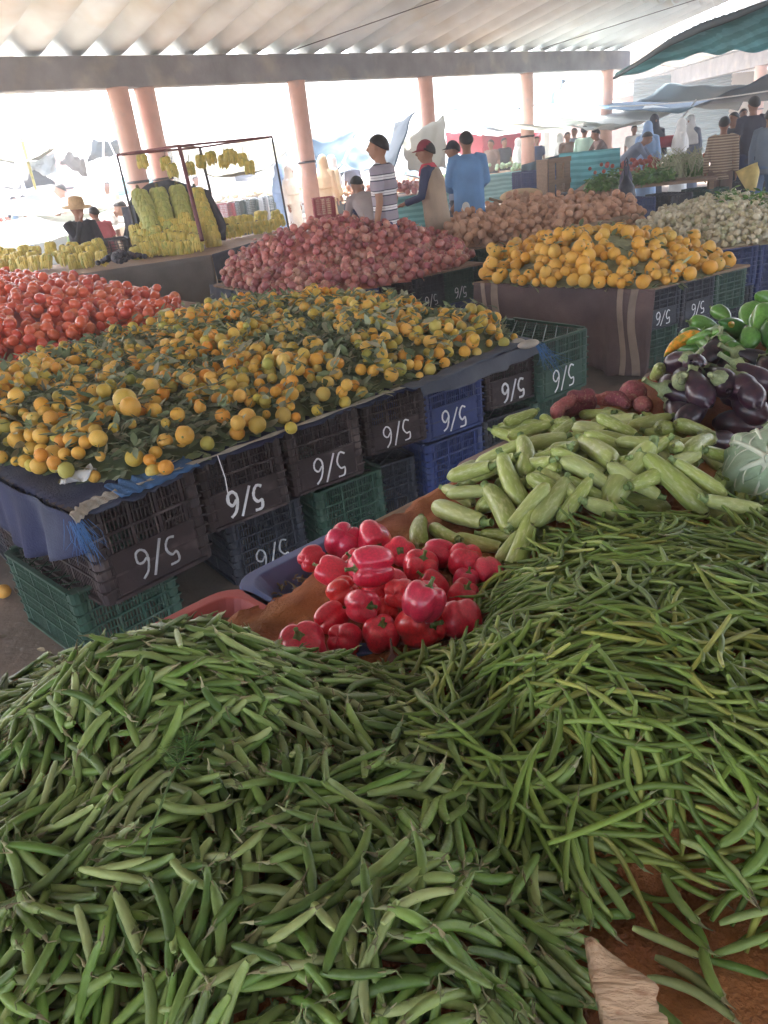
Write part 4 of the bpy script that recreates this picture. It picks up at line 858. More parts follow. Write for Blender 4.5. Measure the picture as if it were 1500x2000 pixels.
# a shrivelled beet-like husk between peppers and peas
q = P(768, 1290, .93); z = hm.h(q.x, q.y); hk = MB(); hk.lathe([(.003, -.010), (.011, -.007), (.013, 0), (.009, .008), (.003, .014), (.0015, .045)], 9, fn=lambda t, i: 1+.2*math.sin(3*t+i)); o = hk.build('dried_husk', mat('husk', [(.16, .07, .06)], .85, bump=.5), smooth=True, label='small shrivelled brown husk between the red peppers and the pea pods', cat='scrap'); o.location = (q.x, q.y, z+.01)
# ================= plastic crates (they stand upside down, the price written on the end panel)
def crate_mesh(w, d, h, panel, nslat=22, bottom=True):
    """front = -Y side, width w along X, depth d along Y"""
    b = MB(); t = .005; post = .045
    for sx in (-1, 1):
        for sy in (-1, 1):
            x, y = sx*(w/2-post/2), sy*(d/2-post/2); b.tube([(x, y, 0), (x, y, h)], [post*.62]*2, 10)
    lv = [0.0, .26, .48, .70, .98]
    for z in lv:                                   # horizontal ribs, proud of the slats
        zz = z*h; th = .012 if z in (0.0, .98) else .008; pr = .006 if z in (0.0, .98) else .001
        for sx, ln in ((0, w), (1, d)):
            for s in (-1, 1):
                if sx == 0: b.box((0, s*(d/2+pr-.004), zz+th/2+.0005), (w-.05, .012+pr, th))
                else: b.box((s*(w/2+pr-.004), 0, zz+th/2+.0005), (.012+pr, d-.05, th))
    for s in (-1, 1):                               # corner ribs
        for z in (.13, .26, .37, .48, .59, .70, .84):
            for sy in (-1, 1): b.box((s*(w/2-.022), sy*(d/2+.002), z*h+.004), (.05, .010, .006)); b.box((s*(w/2+.002), sy*(d/2-.022), z*h+.004), (.010, .05, .006))
    def face(ax, s, ln):
        n = int((ln-.10)/.0135)
        for i in range(n+1):
            c = -(ln-.10)/2+i*(ln-.10)/n; wide = i % (n//3 if n > 20 else n//2) == 0
            z0, z1 = (.04, .96)
            if panel and ax == 0 and s < 0: z0, z1 = (.50, .96) if not wide else (.04, .96)
            tw = .012 if wide else .0048
            sz = (tw, t+.003*wide, (z1-z0)*h); ce = (c, s*(d/2-.004), (z0+z1)/2*h)
            if ax == 1: sz = (sz[1], sz[0], sz[2]); ce = (s*(w/2-.004), c, ce[2])
            b.box(ce, sz)
        for z in (.37, .59, .84):
            if ax == 0: b.box((0, s*(d/2-.0045), z*h), (ln-.09, t-.001, .006))
            else: b.box((s*(w/2-.0045), 0, z*h), (t-.001, ln-.09, .006))
    face(0, -1, w); face(0, 1, w); face(1, -1, d); face(1, 1, d)
    if panel: b.box((0, -(d/2-.0015), .27*h), (w-.10, .007, .42*h)); b.box((0, -(d/2-.0045), .25*h), (w-.08, .004, .50*h))
    # lattice floor, on top because the crate is upside down
    if bottom:
        z = h-.006; n = 7
        for i in range(-n, n+1):
            for sg in (-1, 1):
                pts = []
                x0 = i*.10
                for tt in np.linspace(-1, 1, 41):
                    x, y = x0+sg*tt*d*.6, tt*d*.5*.96
                    if abs(x) < w/2-.01: pts.append((x, y, z+(.0012 if sg > 0 else 0)))
                if len(pts) > 1: b.tube([pts[0], pts[-1]], .0032, 4)
    return b
def stroke5_6(seed, size=.11, thick=.0058):
    """5/6 written by hand, seen turned by half a turn"""
    q = random.Random(seed); j = lambda: q.uniform(-.05, .05)
    five = [(.42, .98), (.05+j(), .95), (.04, .62+j()), (.25, .66), (.42, .50+j()), (.42, .25), (.25, .05+j()), (.0, .10)]
    six = [(.40, .98+j()), (.15, .80), (.02, .45), (.05, .15), (.25, .0), (.45, .12+j()), (.46, .38), (.26, .50+j()), (.06, .34)]
    sl = [(.46+j(), 1.05), (-.06, -.05+j())]
    def curve(p):
        out = []
        for i in range(len(p)-1):
            a = p[max(i-1, 0)]; b_ = p[i]; c = p[i+1]; d = p[min(i+2, len(p)-1)]
            for k in range(6):
                t = k/6; out.append(tuple(.5*(2*b_[x]+(c[x]-a[x])*t+(2*a[x]-5*b_[x]+4*c[x]-d[x])*t*t+(3*b_[x]-a[x]-3*c[x]+d[x])*t**3) for x in (0, 1)))
        return out+[p[-1]]
    b = MB()
    for st, ox in ((curve(five), 0), (sl, .66), (curve(six), 1.24)):
        pts = [(-((x+ox)-.84)*size*.82, 0, -(z-.5)*size) for x, z in st]
        b.tube(pts, [thick*q.uniform(.75, 1.1) for _ in pts], 6, up=(0, 1, 0), flat=.22)
    return b
GRP = 'crates in the front row of the citrus table'
CW, CD, CH = .405, .60, .325
me_panel = mesh_from(*(lambda b: (b.v, b.f))(crate_mesh(CW, CD, CH, True)), [M['cbrown']], None, False, 'crate_body')
me_slots = mesh_from(*(lambda b: (b.v, b.f))(crate_mesh(CW, CD, CH, False)), [M['cgreen']], None, False, 'crate_body')
num_me = [(lambda b: mesh_from(b.v, b.f, [M['paint']], None, True, 'price_writing'))(stroke5_6(i, [.118, .108, .122, .104, .112, .1, .125, .11][i], [.0082, .0048, .0055, .005, .0062, .0045, .0058, .0068][i])) for i in range(8)]
def crate(o3, ang, m, label, panel=True, num=None, nm='paint', group=None, sc=1.0, dx=0, dz=0):
    root = empty('plastic_crate', o3, ang, label=label, cat='crate', group=group)
    o = link('crate_body', me_panel if panel else me_slots, root); swap_mat(o, M[m])
    if num is not None:
        t = link('price_writing', num_me[num if num == 0 and nm == 'paint' and group == GRP else rnd.randrange(1, 8)], root); t.location = (dx, -(CD/2+.0035), .26*CH+dz); t.rotation_euler = (0, rnd.uniform(-.10, .10), 0); t.location.x += rnd.uniform(-.015, .015); t.location.z += rnd.uniform(-.01, .012); swap_mat(t, M[nm])
    root.scale = (sc, sc, sc); return root
def crate_px(l, r, ztop, m, label, **k):
    """place by the left and right upper corners of the face turned to us"""
    a, b = P(*l, ztop), P(*r, ztop); d = (b-a); d.z = 0; ang_ = math.atan2(d.y, d.x); n = Vector((-d.y, d.x, 0)).normalized(); sc_ = max(.85, min(1.25, d.length/CW)) if k.pop('fit', True) else 1
    c = (a+b)/2 + n*(CD*sc_/2); c.z = ztop-CH*sc_; return crate(c, ang_, m, label, sc=sc_, **k)
GRP = 'crates in the front row of the citrus table'
TOPC = .67
row = [((158, 1008), (378, 918), 'cbrown', 'nearest dark brown crate with grey chalked figures, under the torn cloth', 1, 'chalk'),
       ((380, 905), (545, 850), 'cbrown', 'dark brown crate with the boldest white figures, second in the citrus table front', 0, 'paint'),
       ((553, 842), (698, 795), 'cbrown', 'dark brown crate with thin white figures, third from the left in the citrus table front', 2, 'paint'),
       ((705, 783), (826, 750), 'cbrown', 'dark brown crate just left of the blue one in the citrus table front', 3, 'paint'),
       ((822, 745), (940, 708), 'cblue', 'blue crate with white figures in the citrus table front', 2, 'paint'),
       ((945, 697), (1048, 668), 'cbrown', 'dark brown crate just right of the blue one in the citrus table front', 0, 'paint'),
       ((1052, 672), (1148, 641), 'cgreen', 'empty green crate with a lattice top at the right end of the citrus table', 1, 'paint')]
fr = []
for l, r, m, lb, nn, nm in row:
    fr.append(crate_px(l, r, TOPC, m, lb, num=nn, nm=nm, group=GRP))
# lower layer
UA = (fr[6].location-fr[0].location); UA.z = 0; ua = math.atan2(UA.y, UA.x); UA.normalize(); VA = Vector((-UA.y, UA.x, 0))
lowc = [(0, 'cgreen', 'big green crate on the ground under the nearest brown crate', .10, -.03), (1, 'cblack', 'dark crate in deep shade under the crate with bold figures', .12, .10), (2, 'cgreen', 'green crate on the ground under the third brown crate', .14, .04), (3, 'cblack', 'black crate in shade under the brown crate left of the blue one', 0, .1), (4, 'cblue', 'lower blue crate under the blue crate of the citrus table', .02, .02), (5, 'cblack', 'dark crate on the ground under the brown crate right of the blue one', .0, .03), (6, 'cgreen', 'green crate on the ground under the empty green one', .0, .03)]
for i, m, lb, du, dv in lowc:
    c = fr[i].location + UA*du*(1 if i else -.15) + VA*dv; c.z = .005
    if i in (0,): c = c - UA*.09 + VA*.11
    crate(c, fr[i].rotation_euler.z, m, lb, panel=False, num=3 if m == 'cblack' and i in (1, 5) else None, nm='chalk', group='crates on the ground under the citrus table', sc=fr[i].scale[0]*.98 if i else 1.03)
# side of the table, further back along the left
for k in range(3):
    for lay in (0, 1):
        c = fr[0].location + VA*(.64*(k+1)) + UA*(-.02); c.z = TOPC-CH*1.06 if lay else .005
        crate(c, ua, ['cbrown', 'cblack'][(k+lay) % 2], '%s %s crate along the left side of the citrus table%s' % (['dark', 'black'][(k+lay) % 2], ['second', 'third', 'fourth'][k], ', upper layer' if lay else ', on the ground'), panel=False, group='crates along the left side of the citrus table', sc=1.05)
c = fr[6].location + VA*.66*fr[6].scale[0] - UA*.02; c.z = TOPC-CH*fr[6].scale[0]; crate(c, fr[6].rotation_euler.z, 'cblack', 'dark crate with a lattice top behind the empty green one', panel=False, sc=fr[6].scale[0])
c2 = c.copy(); c2.z = .005; crate(c2, fr[6].rotation_euler.z, 'cblack', 'dark crate on the ground behind the empty green one', panel=False, sc=fr[6].scale[0])
c = fr[5].location + VA*.66*fr[5].scale[0]; crate(c, fr[5].rotation_euler.z, 'cblack', 'dark crate under the right hand tip of the citrus heap', panel=False, sc=fr[5].scale[0])

# ================= citrus heap on its blue cloth
cit = pxpoly(((20, 905), (150, 945), (290, 925), (430, 880), (540, 835), (690, 790), (820, 742), (940, 695), (1015, 668), (955, 632), (850, 615), (760, 595), (650, 590), (540, 600), (430, 612), (350, 640), (190, 682), (0, 742), (-260, 800), (-330, 900)), .69)
def crelief(X, Y):
    sd = np.clip(poly_sd(cit, X, Y), 0, None); t = np.clip(sd/.45, 0, 1)
    return .682 + .10*t*(2-t) + .02*np.sin(X*3.1+Y*2)*t
hc = HM(-3.4, 1.5, 2.2, 7.2, .009, crelief)
def fcloth():
    b = MB(); pl = pxpoly(((-20, 925), (148, 1010), (270, 968), (400, 905), (545, 851), (700, 792), (822, 752), (940, 706), (1045, 668), (960, 628), (850, 607), (640, 575), (430, 600), (350, 625), (0, 735), (-330, 800), (-400, 900)), .68)
    V, Fc = sheet_in(hc, pl, 4, lambda i, j, x, y, d: .678+.004*math.sin(x*22+y*9)-(.012 if d <= 0 else 0))
    b.add(V, Fc); return b
tcl = fcloth().build('tablecloth', M['bluecloth'], smooth=True, solid=.004, label='navy blue cloth under the citrus heap, hanging down at the left end', cat='cloth')
def drape(p0, p1, drop, m, parent=None, name='hanging_cloth', out=(0, 0, 0), fold=.012, nf=9, ztop=None, nv=8, ragged=0, zt=0, **kw):
    p0, p1 = Vector(p0), Vector(p1); d = p1-p0; n = Vector((d.y, -d.x, 0)).normalized(); L_ = d.length; ph = rnd.uniform(0, 6)
    def fn(u, v):
        p = p0+d*u; f = fold*math.sin(u*nf*6.283+ph+math.sin(u*9)*1.3)*(.25+v)+fold*.5*math.sin(u*nf*14+ph*2)*v
        dr = (drop(u) if callable(drop) else drop); dr += ragged*math.sin(u*37+ph)*math.sin(u*91)
        r = p+n*(f+.012+.02*v); r.z = p.z-dr*v-.012*(1-v)*0; return r
    b = MB(); b.sheet(fn, max(24, int(L_*36)), nv); return b.build(name, m, parent, smooth=True, solid=.004, **kw)
z = .683; A = P(148, 1008, z); B_ = P(-60, 905, z)
drape(B_, A, lambda u: .20+.10*math.sin(u*3.1)-.06*u, M['bluecloth'], tcl, fold=.02, nf=2.5, nv=10)
# the bright blue patch and the pale hem along the front edge
def ribbon(pix, z, w, m, name, parent, dz=0, th=.004, droop=0):
    pts = [P(x, y, z) for x, y in pix]; fine = []
    for i in range(len(pts)-1):
        for k in range(6): fine.append(pts[i].lerp(pts[i+1], k/6))
    fine.append(pts[-1])
    def fn(u, v):
        t = u*(len(fine)-1); i = min(int(t), len(fine)-2); p = fine[i].lerp(fine[i+1], t-i); n = VA; q = p+n*(w*(v-.15)*(1+.15*math.sin(u*31))); q.z += dz-droop*(1-v)**2+.003*math.sin(u*43+v*3); return q
    b = MB(); b.sheet(fn, 50, 4); return b.build(name, m, parent, smooth=True, solid=th)
ribbon(((232, 968), (300, 945), (385, 905)), .694, .16, M['lblue'], 'blue_patch', tcl)
ribbon(((145, 1012), (170, 988), (235, 962)), .697, .055, M['webbing'], 'pale_hem', tcl, droop=.02)
ribbon(((270, 948), (350, 916), (450, 880), (560, 840), (690, 792), (800, 752)), .695, .022, M['webbing'], 'frayed_edge', tcl)
drape(P(815, 752, .69), P(1040, 668, .69), lambda u: .05+.03*math.sin(u*3.1), M['slate'], tcl, fold=.012, nf=3)
ribbon(((805, 760), (870, 735), (950, 700), (1040, 662)), .70, .10, M['slate'], 'grey_blue_hem', tcl, dz=0)
fz = MB(); e = P(148, 1020, .67)
for k in range(46):
    a = Vector((rnd.gauss(0, .015), rnd.gauss(0, .015), 0)); fz.tube([e+a, e+a*1.4+Vector((rnd.uniform(0, .03), -.012, -.05)), e+a*2+Vector((rnd.uniform(.0, .05), -.015, -rnd.uniform(.07, .17)))], [.0012, .001, .0005], 3)
fz.build('frayed_threads', M['lblue'], tcl)
fz = MB(); e = P(1050, 672, .69)
for k in range(30):
    a = Vector((rnd.gauss(0, .02), rnd.gauss(0, .02), 0)); fz.tube([e+a, e+a*1.4+Vector((rnd.uniform(0, .06), -.02, -.05)), e+a*2+Vector((rnd.uniform(.0, .12), -.03, -rnd.uniform(.07, .2)))], [.0012, .001, .0005], 3)
fz.build('frayed_threads', M['lblue'], tcl)
kb = MB(); kb.ball(P(1032, 672, .705), (.07, .035, .022), 14, 8, Matrix.Rotation(.5, 3, 'Z')); kb.ball(P(1012, 668, .70), (.04, .03, .02), 10, 6); kb.build('knot', M['webbing'], smooth=True, label='pale bunched rag knotted at the right tip of the citrus cloth', cat='rag')
sg = MB(); s0 = P(425, 890, .70); sg.tube([s0, P(432, 930, .66)-VA*.03, P(440, 975, .58)-VA*.03], .0022, 5); sg.build('string', M['paint'], smooth=True, label='thin white string hanging down the crate with bold figures', cat='string')
# paper scrap and a leaf lump
pq = P(155, 937, .70); ps = MB(); ps.sheet(lambda u, v: pq+UA*((u-.5)*.13)+VA*((v-.5)*.075*(1-.4*math.sin(u*7)))+Vector((0, 0, .012+.016*math.sin(u*9+v*5)+.012*u)), 12, 8); ps.build('paper_scrap', M['cwhite'], smooth=True, solid=.001, label='crumpled white paper scrap at the front edge of the citrus heap', cat='paper')

om_ = M['orange']; ovar = [with_mat(round_variant('orange', i), om_) for i in range(3)]
cden = lambda x, y: min(1, max(0, (math.sin(x*5.3+y*2.1)+math.sin(y*6.1-x*3.3)+math.sin(x*11+y*9)*.8+math.sin(x*23-y*17)*.5+1.2)/1.6))
hc.H += .018*np.clip((np.sin(hc.X*5.3+hc.Y*2.1)+np.sin(hc.Y*6.1-hc.X*3.3)+np.sin(hc.X*11+hc.Y*9)*.8+.6)/1.6, 0, 1)*(poly_sd(cit, hc.X, hc.Y) > .06)
ci = ball_heap(hc, cit, 1900, lambda: rnd.choice((.020, .023, .026, .028, .030, .032, .036)), ovar, tries=4, dens=lambda x, y: 1-.68*cden(x, y))
leafV = MB()
def leaf(mb, p, L_, n, yaw):
    """one bent pointed leaf"""
    X = Vector((math.cos(yaw), math.sin(yaw), 0)); X = (X-n*X.dot(n)).normalized(); Y = n.cross(X); w = L_*.2; c = rnd.uniform(-.25, .35)*L_
    rows = [(0, 0), (.3, 1), (.65, .85), (1, 0)]; V = []
    for t, ww in rows:
        z_ = n*(c*t*t); 
        if ww == 0: V.append(p+X*L_*t+z_)
        else: V += [p+X*L_*t+Y*w*ww+z_+n*w*.3, p+X*L_*t+z_, p+X*L_*t-Y*w*ww+z_+n*w*.3]
    mb.add(V, [(0, 2, 1), (0, 3, 2), (1, 2, 5, 4), (2, 3, 6, 5), (4, 5, 7), (5, 6, 7)])
def leaves(hm_, poly, n, Lr, dens, m, name, label, mb=None, zoff=.004):
    mb = mb or MB()
    for k in range(n):
        x, y = rand_in(poly)
        if rnd.random() > dens(x, y): continue
        p = Vector((x, y, hm_.h(x, y)+zoff+rnd.uniform(-.012, .012))); nn = Vector((rnd.gauss(0, .5), rnd.gauss(0, .5), 1)).normalized(); leaf(mb, p, rnd.uniform(*Lr), nn, rnd.uniform(0, 6.28))
    for k in range(n//12):
        x, y = rand_in(poly)
        if rnd.random() > dens(x, y): continue
        p = Vector((x, y, hm_.h(x, y)+.004)); d = Vector((rnd.gauss(0, 1), rnd.gauss(0, 1), rnd.uniform(-.1, .5))).normalized()*rnd.uniform(.03, .09); mb.tube([p, p+d*.5+Vector((0, 0, .006)), p+d], [.0017, .0015, .0008], 4)
    return mb.build(name, m, smooth=True, label=label, cat='leaves', kind='stuff')
leaves(hc, cit, 12500, (.04, .085), lambda x, y: .22+.78*cden(x, y), M['leaf'], 'citrus_leaves', 'dark narrow citrus leaves and twigs strewn all over the citrus heap', zoff=.006)
# clusters of larger fruit lying on top, and single fruit on the leaves
extra = []
for px, py, r in ((243, 778, .052), (256, 800, .045), (293, 748, .042), (482, 812, .040), (504, 838, .038), (468, 843, .032), (190, 850, .036), (85, 905, .028), (128, 915, .032), (105, 902, .028), (297, 915, .028), (322, 905, .03), (365, 868, .038), (566, 822, .027), (680, 772, .028), (640, 745, .03), (30, 770, .036)):
    s = solve_px(hc, px, py, r, .76)
    if s: hc.stamp(s[0], s[1], s[2]-.1*r, r); extra.append((Matrix.Translation((s[0], s[1], s[2]-.15*r)) @ Euler((rnd.uniform(-3, 3), rnd.uniform(-3, 3), 0)).to_matrix().to_4x4() @ Matrix.Scale(r, 4), rnd.randrange(3), Vector((s[0], s[1], s[2]+r)), 3*r))
extra += ball_heap(hc, cit, 170, lambda: rnd.choice((.024, .027, .030, .034)), ovar, tries=6)
for it in extra: pass
heap_objects(extra+ci, ovar, 'small_orange', 'small orange or yellow green citrus fruit on the big leafy heap in the middle', 'orange', 'citrus fruit heaped with leaves on the middle table', 'citrus_fruit', 'the rest of the small citrus fruit on the middle table', hc, core=core_mesh(hc, cit, 5, m=M['leaf']))

# ================= generic heap stall
def stall_quad(Np, Rp, Lp, z):
    n, r, l = P(*Np, z), P(*Rp, z), P(*Lp, z); u = r-n; v = l-n; return n, u, v
def board(n, u, v, z, m, name='stall_board', label='', th=.02, ext=.0):
    q = MB(); c_ = [n-u*ext-v*ext, n+u*(1+ext)-v*ext, n+u*(1+ext)+v*(1+ext), n-u*ext+v*(1+ext)]; q.prism([(p.x, p.y) for p in c_], z-th, z); return q.build(name, m, bevel=.004, label=label, cat='board')
def crates_along(p, u, count, ztop, mats, labels, nums, group, inward, layers=2, sc=1.0):
    ang_ = math.atan2(u.y, u.x); un = u.normalized(); w = CW*sc*1.03; nrm = Vector((-un.y, un.x, 0)); nrm = nrm if nrm.dot(inward) > 0 else -nrm
    for k in range(count):
        for lay in range(layers):
            c = p+un*(w*(k+.5))+nrm*(CD*sc/2+.01+.03*lay*rnd.random()); c.z = ztop-CH*sc*(lay+1)
            if c.z < 0: c.z = .004
            mm = mats[(k+lay*2) % len(mats)]
            crate(c, ang_, mm, labels[k]+(', bottom layer' if lay else ', top layer'), panel=(nums[k] is not None and lay == 0), num=nums[k] if lay == 0 else None, group=group, sc=sc)
# ---- onions
SZ = .66
on, ou, ov_ = stall_quad((598, 588), (945, 512), (412, 556), SZ)
board(on, ou, ov_, SZ, M['wood'], label='board under the red onion heap')
crates_along(on+ou.normalized()*.02-ov_.normalized()*.0, ou, 5, SZ-.022, ['cgreen', 'cblue', 'cbrown', 'cblack', 'cgreen'], ['green crate half hidden at the left of the onion stall front', 'blue crate in the onion stall front', 'brown crate with white figures in the onion stall front', 'dark crate with white figures in the onion stall front', 'green crate at the right end of the onion stall front'], [None, None, 0, 1, 3], 'crates under the onion heap', ov_, sc=.86)
drape(on+ov_*1.0+Vector((0, 0, .004)), on+ou*.28+Vector((0, 0, .004)), .22, M['slate'], None, 'hanging_cloth', fold=.02, nf=5, label='grey blue sheet hanging over the left front of the onion stall', cat='cloth')
op = pxpoly(((436, 556), (520, 578), (600, 586), (700, 566), (800, 548), (900, 518), (925, 500), (860, 465), (700, 452), (560, 462), (450, 510)), SZ+.01)
ocx = P(655, 512, SZ)
def orelief(X, Y):
    sd = np.clip(poly_sd(op, X, Y), 0, None); t = np.clip(sd/.5, 0, 1); dx, dy = X-ocx.x, Y-ocx.y; a_ = (dx*.9+dy*.43)/1.35; b_ = (-dx*.43+dy*.9)/.95
    return SZ + .06*t + .36*t*np.clip(1-np.hypot(a_, b_)**1.15, 0, 1)
ho = HM(-2.6, 2.6, 6.0, 11.5, .012, orelief)
onv = [round_variant('onion', i) for i in range(4)]
oi = ball_heap(ho, op, 1700, lambda: rnd.uniform(.032, .043), onv, tries=4, tilt=3.14)
heap_objects(oi, onv, 'red_onion', 'papery red onion in the heap left of the striped shirt man', 'onion', 'red onions heaped on the stall in the middle distance', 'red_onions', 'the rest of the red onion heap', ho, core=core_mesh(ho, op, 5, m=M['onion']))
mb = MB()
for k in range(500):
    x, y = rand_in(op); p = Vector((x, y, ho.h(x, y))); d = Vector((rnd.gauss(0, 1), rnd.gauss(0, 1), rnd.uniform(0, 1.2))).normalized()*rnd.uniform(.02, .07); mb.tube([p, p+d*.5+Vector((0, 0, .01)), p+d], [.004, .003, .001], 3, flat=.3)
mb.build('onion_husks', M['oniondry'], label='dry stalks and husks sticking out of the red onion heap', cat='husks', kind='stuff')
# ---- tomatoes
tp = pxpoly(((-200, 770), (0, 712), (100, 690), (200, 662), (300, 640), (355, 622), (355, 600), (180, 560), (-60, 550), (-260, 640)), SZ)
def trelief(X, Y):
    sd = np.clip(poly_sd(tp, X, Y), 0, None); t = np.clip(sd/1.0, 0, 1); return SZ-.02 + .20*t**.9
ht = HM(-6.5, -.5, 4.2, 11, .012, trelief)
tv = [round_variant('tomato', i) for i in range(4)]
ti_ = ball_heap(ht, tp, 1500, lambda: rnd.uniform(.037, .048), tv, tries=6, tilt=1.2)
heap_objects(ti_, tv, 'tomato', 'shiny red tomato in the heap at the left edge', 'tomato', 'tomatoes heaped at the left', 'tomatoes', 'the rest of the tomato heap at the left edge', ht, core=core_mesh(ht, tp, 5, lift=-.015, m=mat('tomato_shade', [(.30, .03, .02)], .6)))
tcp = [P(-260, 800, SZ-.03), P(0, 728, SZ-.03), P(350, 632, SZ-.03), P(440, 600, SZ-.03), P(360, 585, SZ-.03)]
q = MB(); pl = pxpoly(((-260, 805), (0, 733), (200, 680), (350, 636), (455, 602), (370, 588), (200, 560), (-100, 530), (-600, 640)), SZ-.03); q.prism(pl, SZ-.07, SZ-.035); tb2 = q.build('tomato_table', M['wood'], bevel=.004, label='low wooden table under the tomatoes, edged with a grey plank', cat='table')
q = MB(); a_, b_ = P(-260, 795, SZ), P(352, 624, SZ); dd = (b_-a_); q.box(((a_+b_)/2+Vector((0, 0, -.04))), (dd.length, .03, .11), Matrix.Rotation(math.atan2(dd.y, dd.x), 3, 'Z')); q.build('edge_plank', M['webbing'], tb2)
for x_, y_ in ((0, 728), (200, 670), (340, 630)):
    p = P(x_, y_, SZ); q = MB(); q.box((p.x-.15, p.y+.25, .295), (.06, .06, .59)); q.build('leg', M['wood'], tb2)
# ---- second citrus stall with the striped blanket
mn, mu, mv = stall_quad((1262, 566), (1466, 516), (922, 552), SZ)
board(mn, mu, mv, SZ, M['wood'], label='board under the yellow citrus heap')
crates_along(mn+mu.normalized()*.02, mu, 3, SZ-.022, ['cblack', 'cblack', 'cgreen'], ['black crate with faint figures beside the striped blanket', 'black crate with white figures in the yellow citrus stall', 'green crate at the right end of the yellow citrus stall'], [3, 0, None], 'crates under the yellow citrus heap', mv, sc=.84)
bk = MB(); d_ = mv; nrm = Vector((mv.y, -mv.x, 0)).normalized(); nrm = nrm if nrm.y < 0 else -nrm
bfold = lambda u, v: .045*math.sin(u*9+math.sin(u*5)*1.5)*(.3+v)+.035*math.sin(u*27+2+v*.8)*v*(.6+.4*math.sin(u*6))+.012*math.sin(u*63+v*2)*v
def blank(u, v):
    p = mn+mv*(1.02*u-.05)+nrm*(.02+bfold(u, v)+.03*v); p.z = SZ+.008-v*.60+.01*math.sin(u*20)*v; return p
bk.sheet(blank, 160, 18)
bo = bk.build('striped_blanket', M['stripe'], smooth=True, solid=.006, label='brown blanket with pale stripes hanging from the yellow citrus stall', cat='blanket')
for u0, u1 in ((.06, .095), (.125, .155), (.83, .87), (.91, .935)):
    s = MB(); s.sheet(lambda u, v: blank(u0+(u1-u0)*u+.022*math.sin(v*4+u0*9), v*1.0)+nrm*.006, 6, 14); s.build('pale_stripe', M['stripe2'], bo, smooth=True, solid=.002)
mp_ = pxpoly(((945, 548), (1050, 556), (1150, 560), (1262, 560), (1350, 545), (1400, 530), (1430, 520), (1400, 495), (1300, 470), (1100, 470), (960, 510)), SZ+.02)
def mrelief(X, Y):
    sd = np.clip(poly_sd(mp_, X, Y), 0, None); t = np.clip(sd/.8, 0, 1); return SZ+.005 + .10*t + .14*np.exp(-(((X-P(1190, 470, .85).x)**2+(Y-P(1190, 470, .85).y)**2)/.55**2))*t
hmn = HM(.3, 3.8, 4.6, 8.2, .01, mrelief)
yv = [with_mat(round_variant('orange', i), M['yellowo']) for i in range(3)]
mi_ = ball_heap(hmn, mp_, 380, lambda: rnd.choice((.032, .036, .042, .046, .050, .054)), yv, tries=8)
heap_objects(mi_, yv, 'yellow_orange', 'yellow orange from the heap above the striped blanket', 'orange', 'yellow oranges heaped above the striped blanket', 'x', 'rest', hmn, core=core_mesh(hmn, mp_, 5, m=M['leaf']))
leaves(hmn, mp_, 1100, (.05, .09), lambda x, y: .25+.75*(math.sin(x*6+1)+math.sin(y*5)+.4 > 0), M['leaf'], 'orange_leaves', 'dark leaves tucked between the yellow oranges', zoff=-.012)
# ---- potatoes
pn, pu, pvv = stall_quad((905, 488), (1262, 436), (835, 458), SZ)
board(pn, pu, pvv, SZ, M['wood'], label='board under the potato heap')
crates_along(pn+pu.normalized()*.02, pu, 6, SZ-.022, ['cgreen', 'cgreen', 'cblack'], ['%s crate in the potato stall front' % w for w in ('leftmost', 'second', 'third', 'fourth', 'fifth', 'last')], [None]*6, 'green crates under the potato heap', pvv, sc=.95)
pp = pxpoly(((838, 462), (905, 484), (990, 478), (1080, 466), (1180, 448), (1256, 436), (1240, 415), (1130, 400), (1000, 415)), SZ+.01)
def prelief(X, Y):
    sd = np.clip(poly_sd(pp, X, Y), 0, None); t = np.clip(sd/1.1, 0, 1); return SZ + .07*t
hp = HM(.4, 6, 7.5, 15, .014, prelief)
ptv = [round_variant('potato', i) for i in range(4)]
pti = ball_heap(hp, pp, 1100, lambda: rnd.uniform(.038, .058), ptv, tries=5)
heap_objects(pti, ptv, 'potato', 'pinkish brown potato in the heap right of the man in the blue robe', 'potato', 'potatoes heaped on the far stall', 'potatoes', 'the rest of the potato heap', hp, core=core_mesh(hp, pp, 4, m=M['potato']))
lg = MB(); lg.tube([P(1062, 462, .72), P(1150, 444, .73), P(1252, 420, .74)], [.035, .04, .045], 10); lg.build('log_rail', M['wood'], smooth=True, label='grey wooden rail along the right front of the potato heap', cat='rail')
# ---- white onions
gn, gu, gv = stall_quad((1400, 486), (1640, 452), (1228, 458), SZ)
board(gn, gu, gv, SZ, M['wood'], label='board under the white onions')
crates_along(gn, gu, 4, SZ-.022, ['cblue', 'cblue', 'cblack'], ['%s blue crate under the white onions' % w for w in ('first', 'second', 'third', 'fourth')], [None]*4, 'blue crates under the white onions', gv, sc=1.0)
drape(gn+gv+Vector((0, 0, .004)), gn+Vector((0, 0, .004)), .5, M['darkcloth'], None, 'hanging_cloth', fold=.02, nf=4, label='dark sheet hanging before the white onions', cat='cloth')
gp = pxpoly(((1235, 458), (1330, 474), (1405, 482), (1500, 474), (1640, 455), (1560, 395), (1380, 395), (1280, 425)), SZ+.01)
def grelief(X, Y):
    sd = np.clip(poly_sd(gp, X, Y), 0, None); t = np.clip(sd/1.0, 0, 1); return SZ + .16*t
hg = HM(2, 8, 5.5, 13, .014, grelief)
gvv = [round_variant('garlic', i) for i in range(3)]
gi = ball_heap(hg, gp, 1900, lambda: rnd.uniform(.022, .034), gvv, tries=4)
heap_objects(gi, gvv, 'white_onion', 'small white onion in the heap at the right edge', 'white onion', 'white onions heaped at the right', 'white_onions', 'the rest of the white onion heap', hg, core=core_mesh(hg, gp, 4, m=M['garlic']))
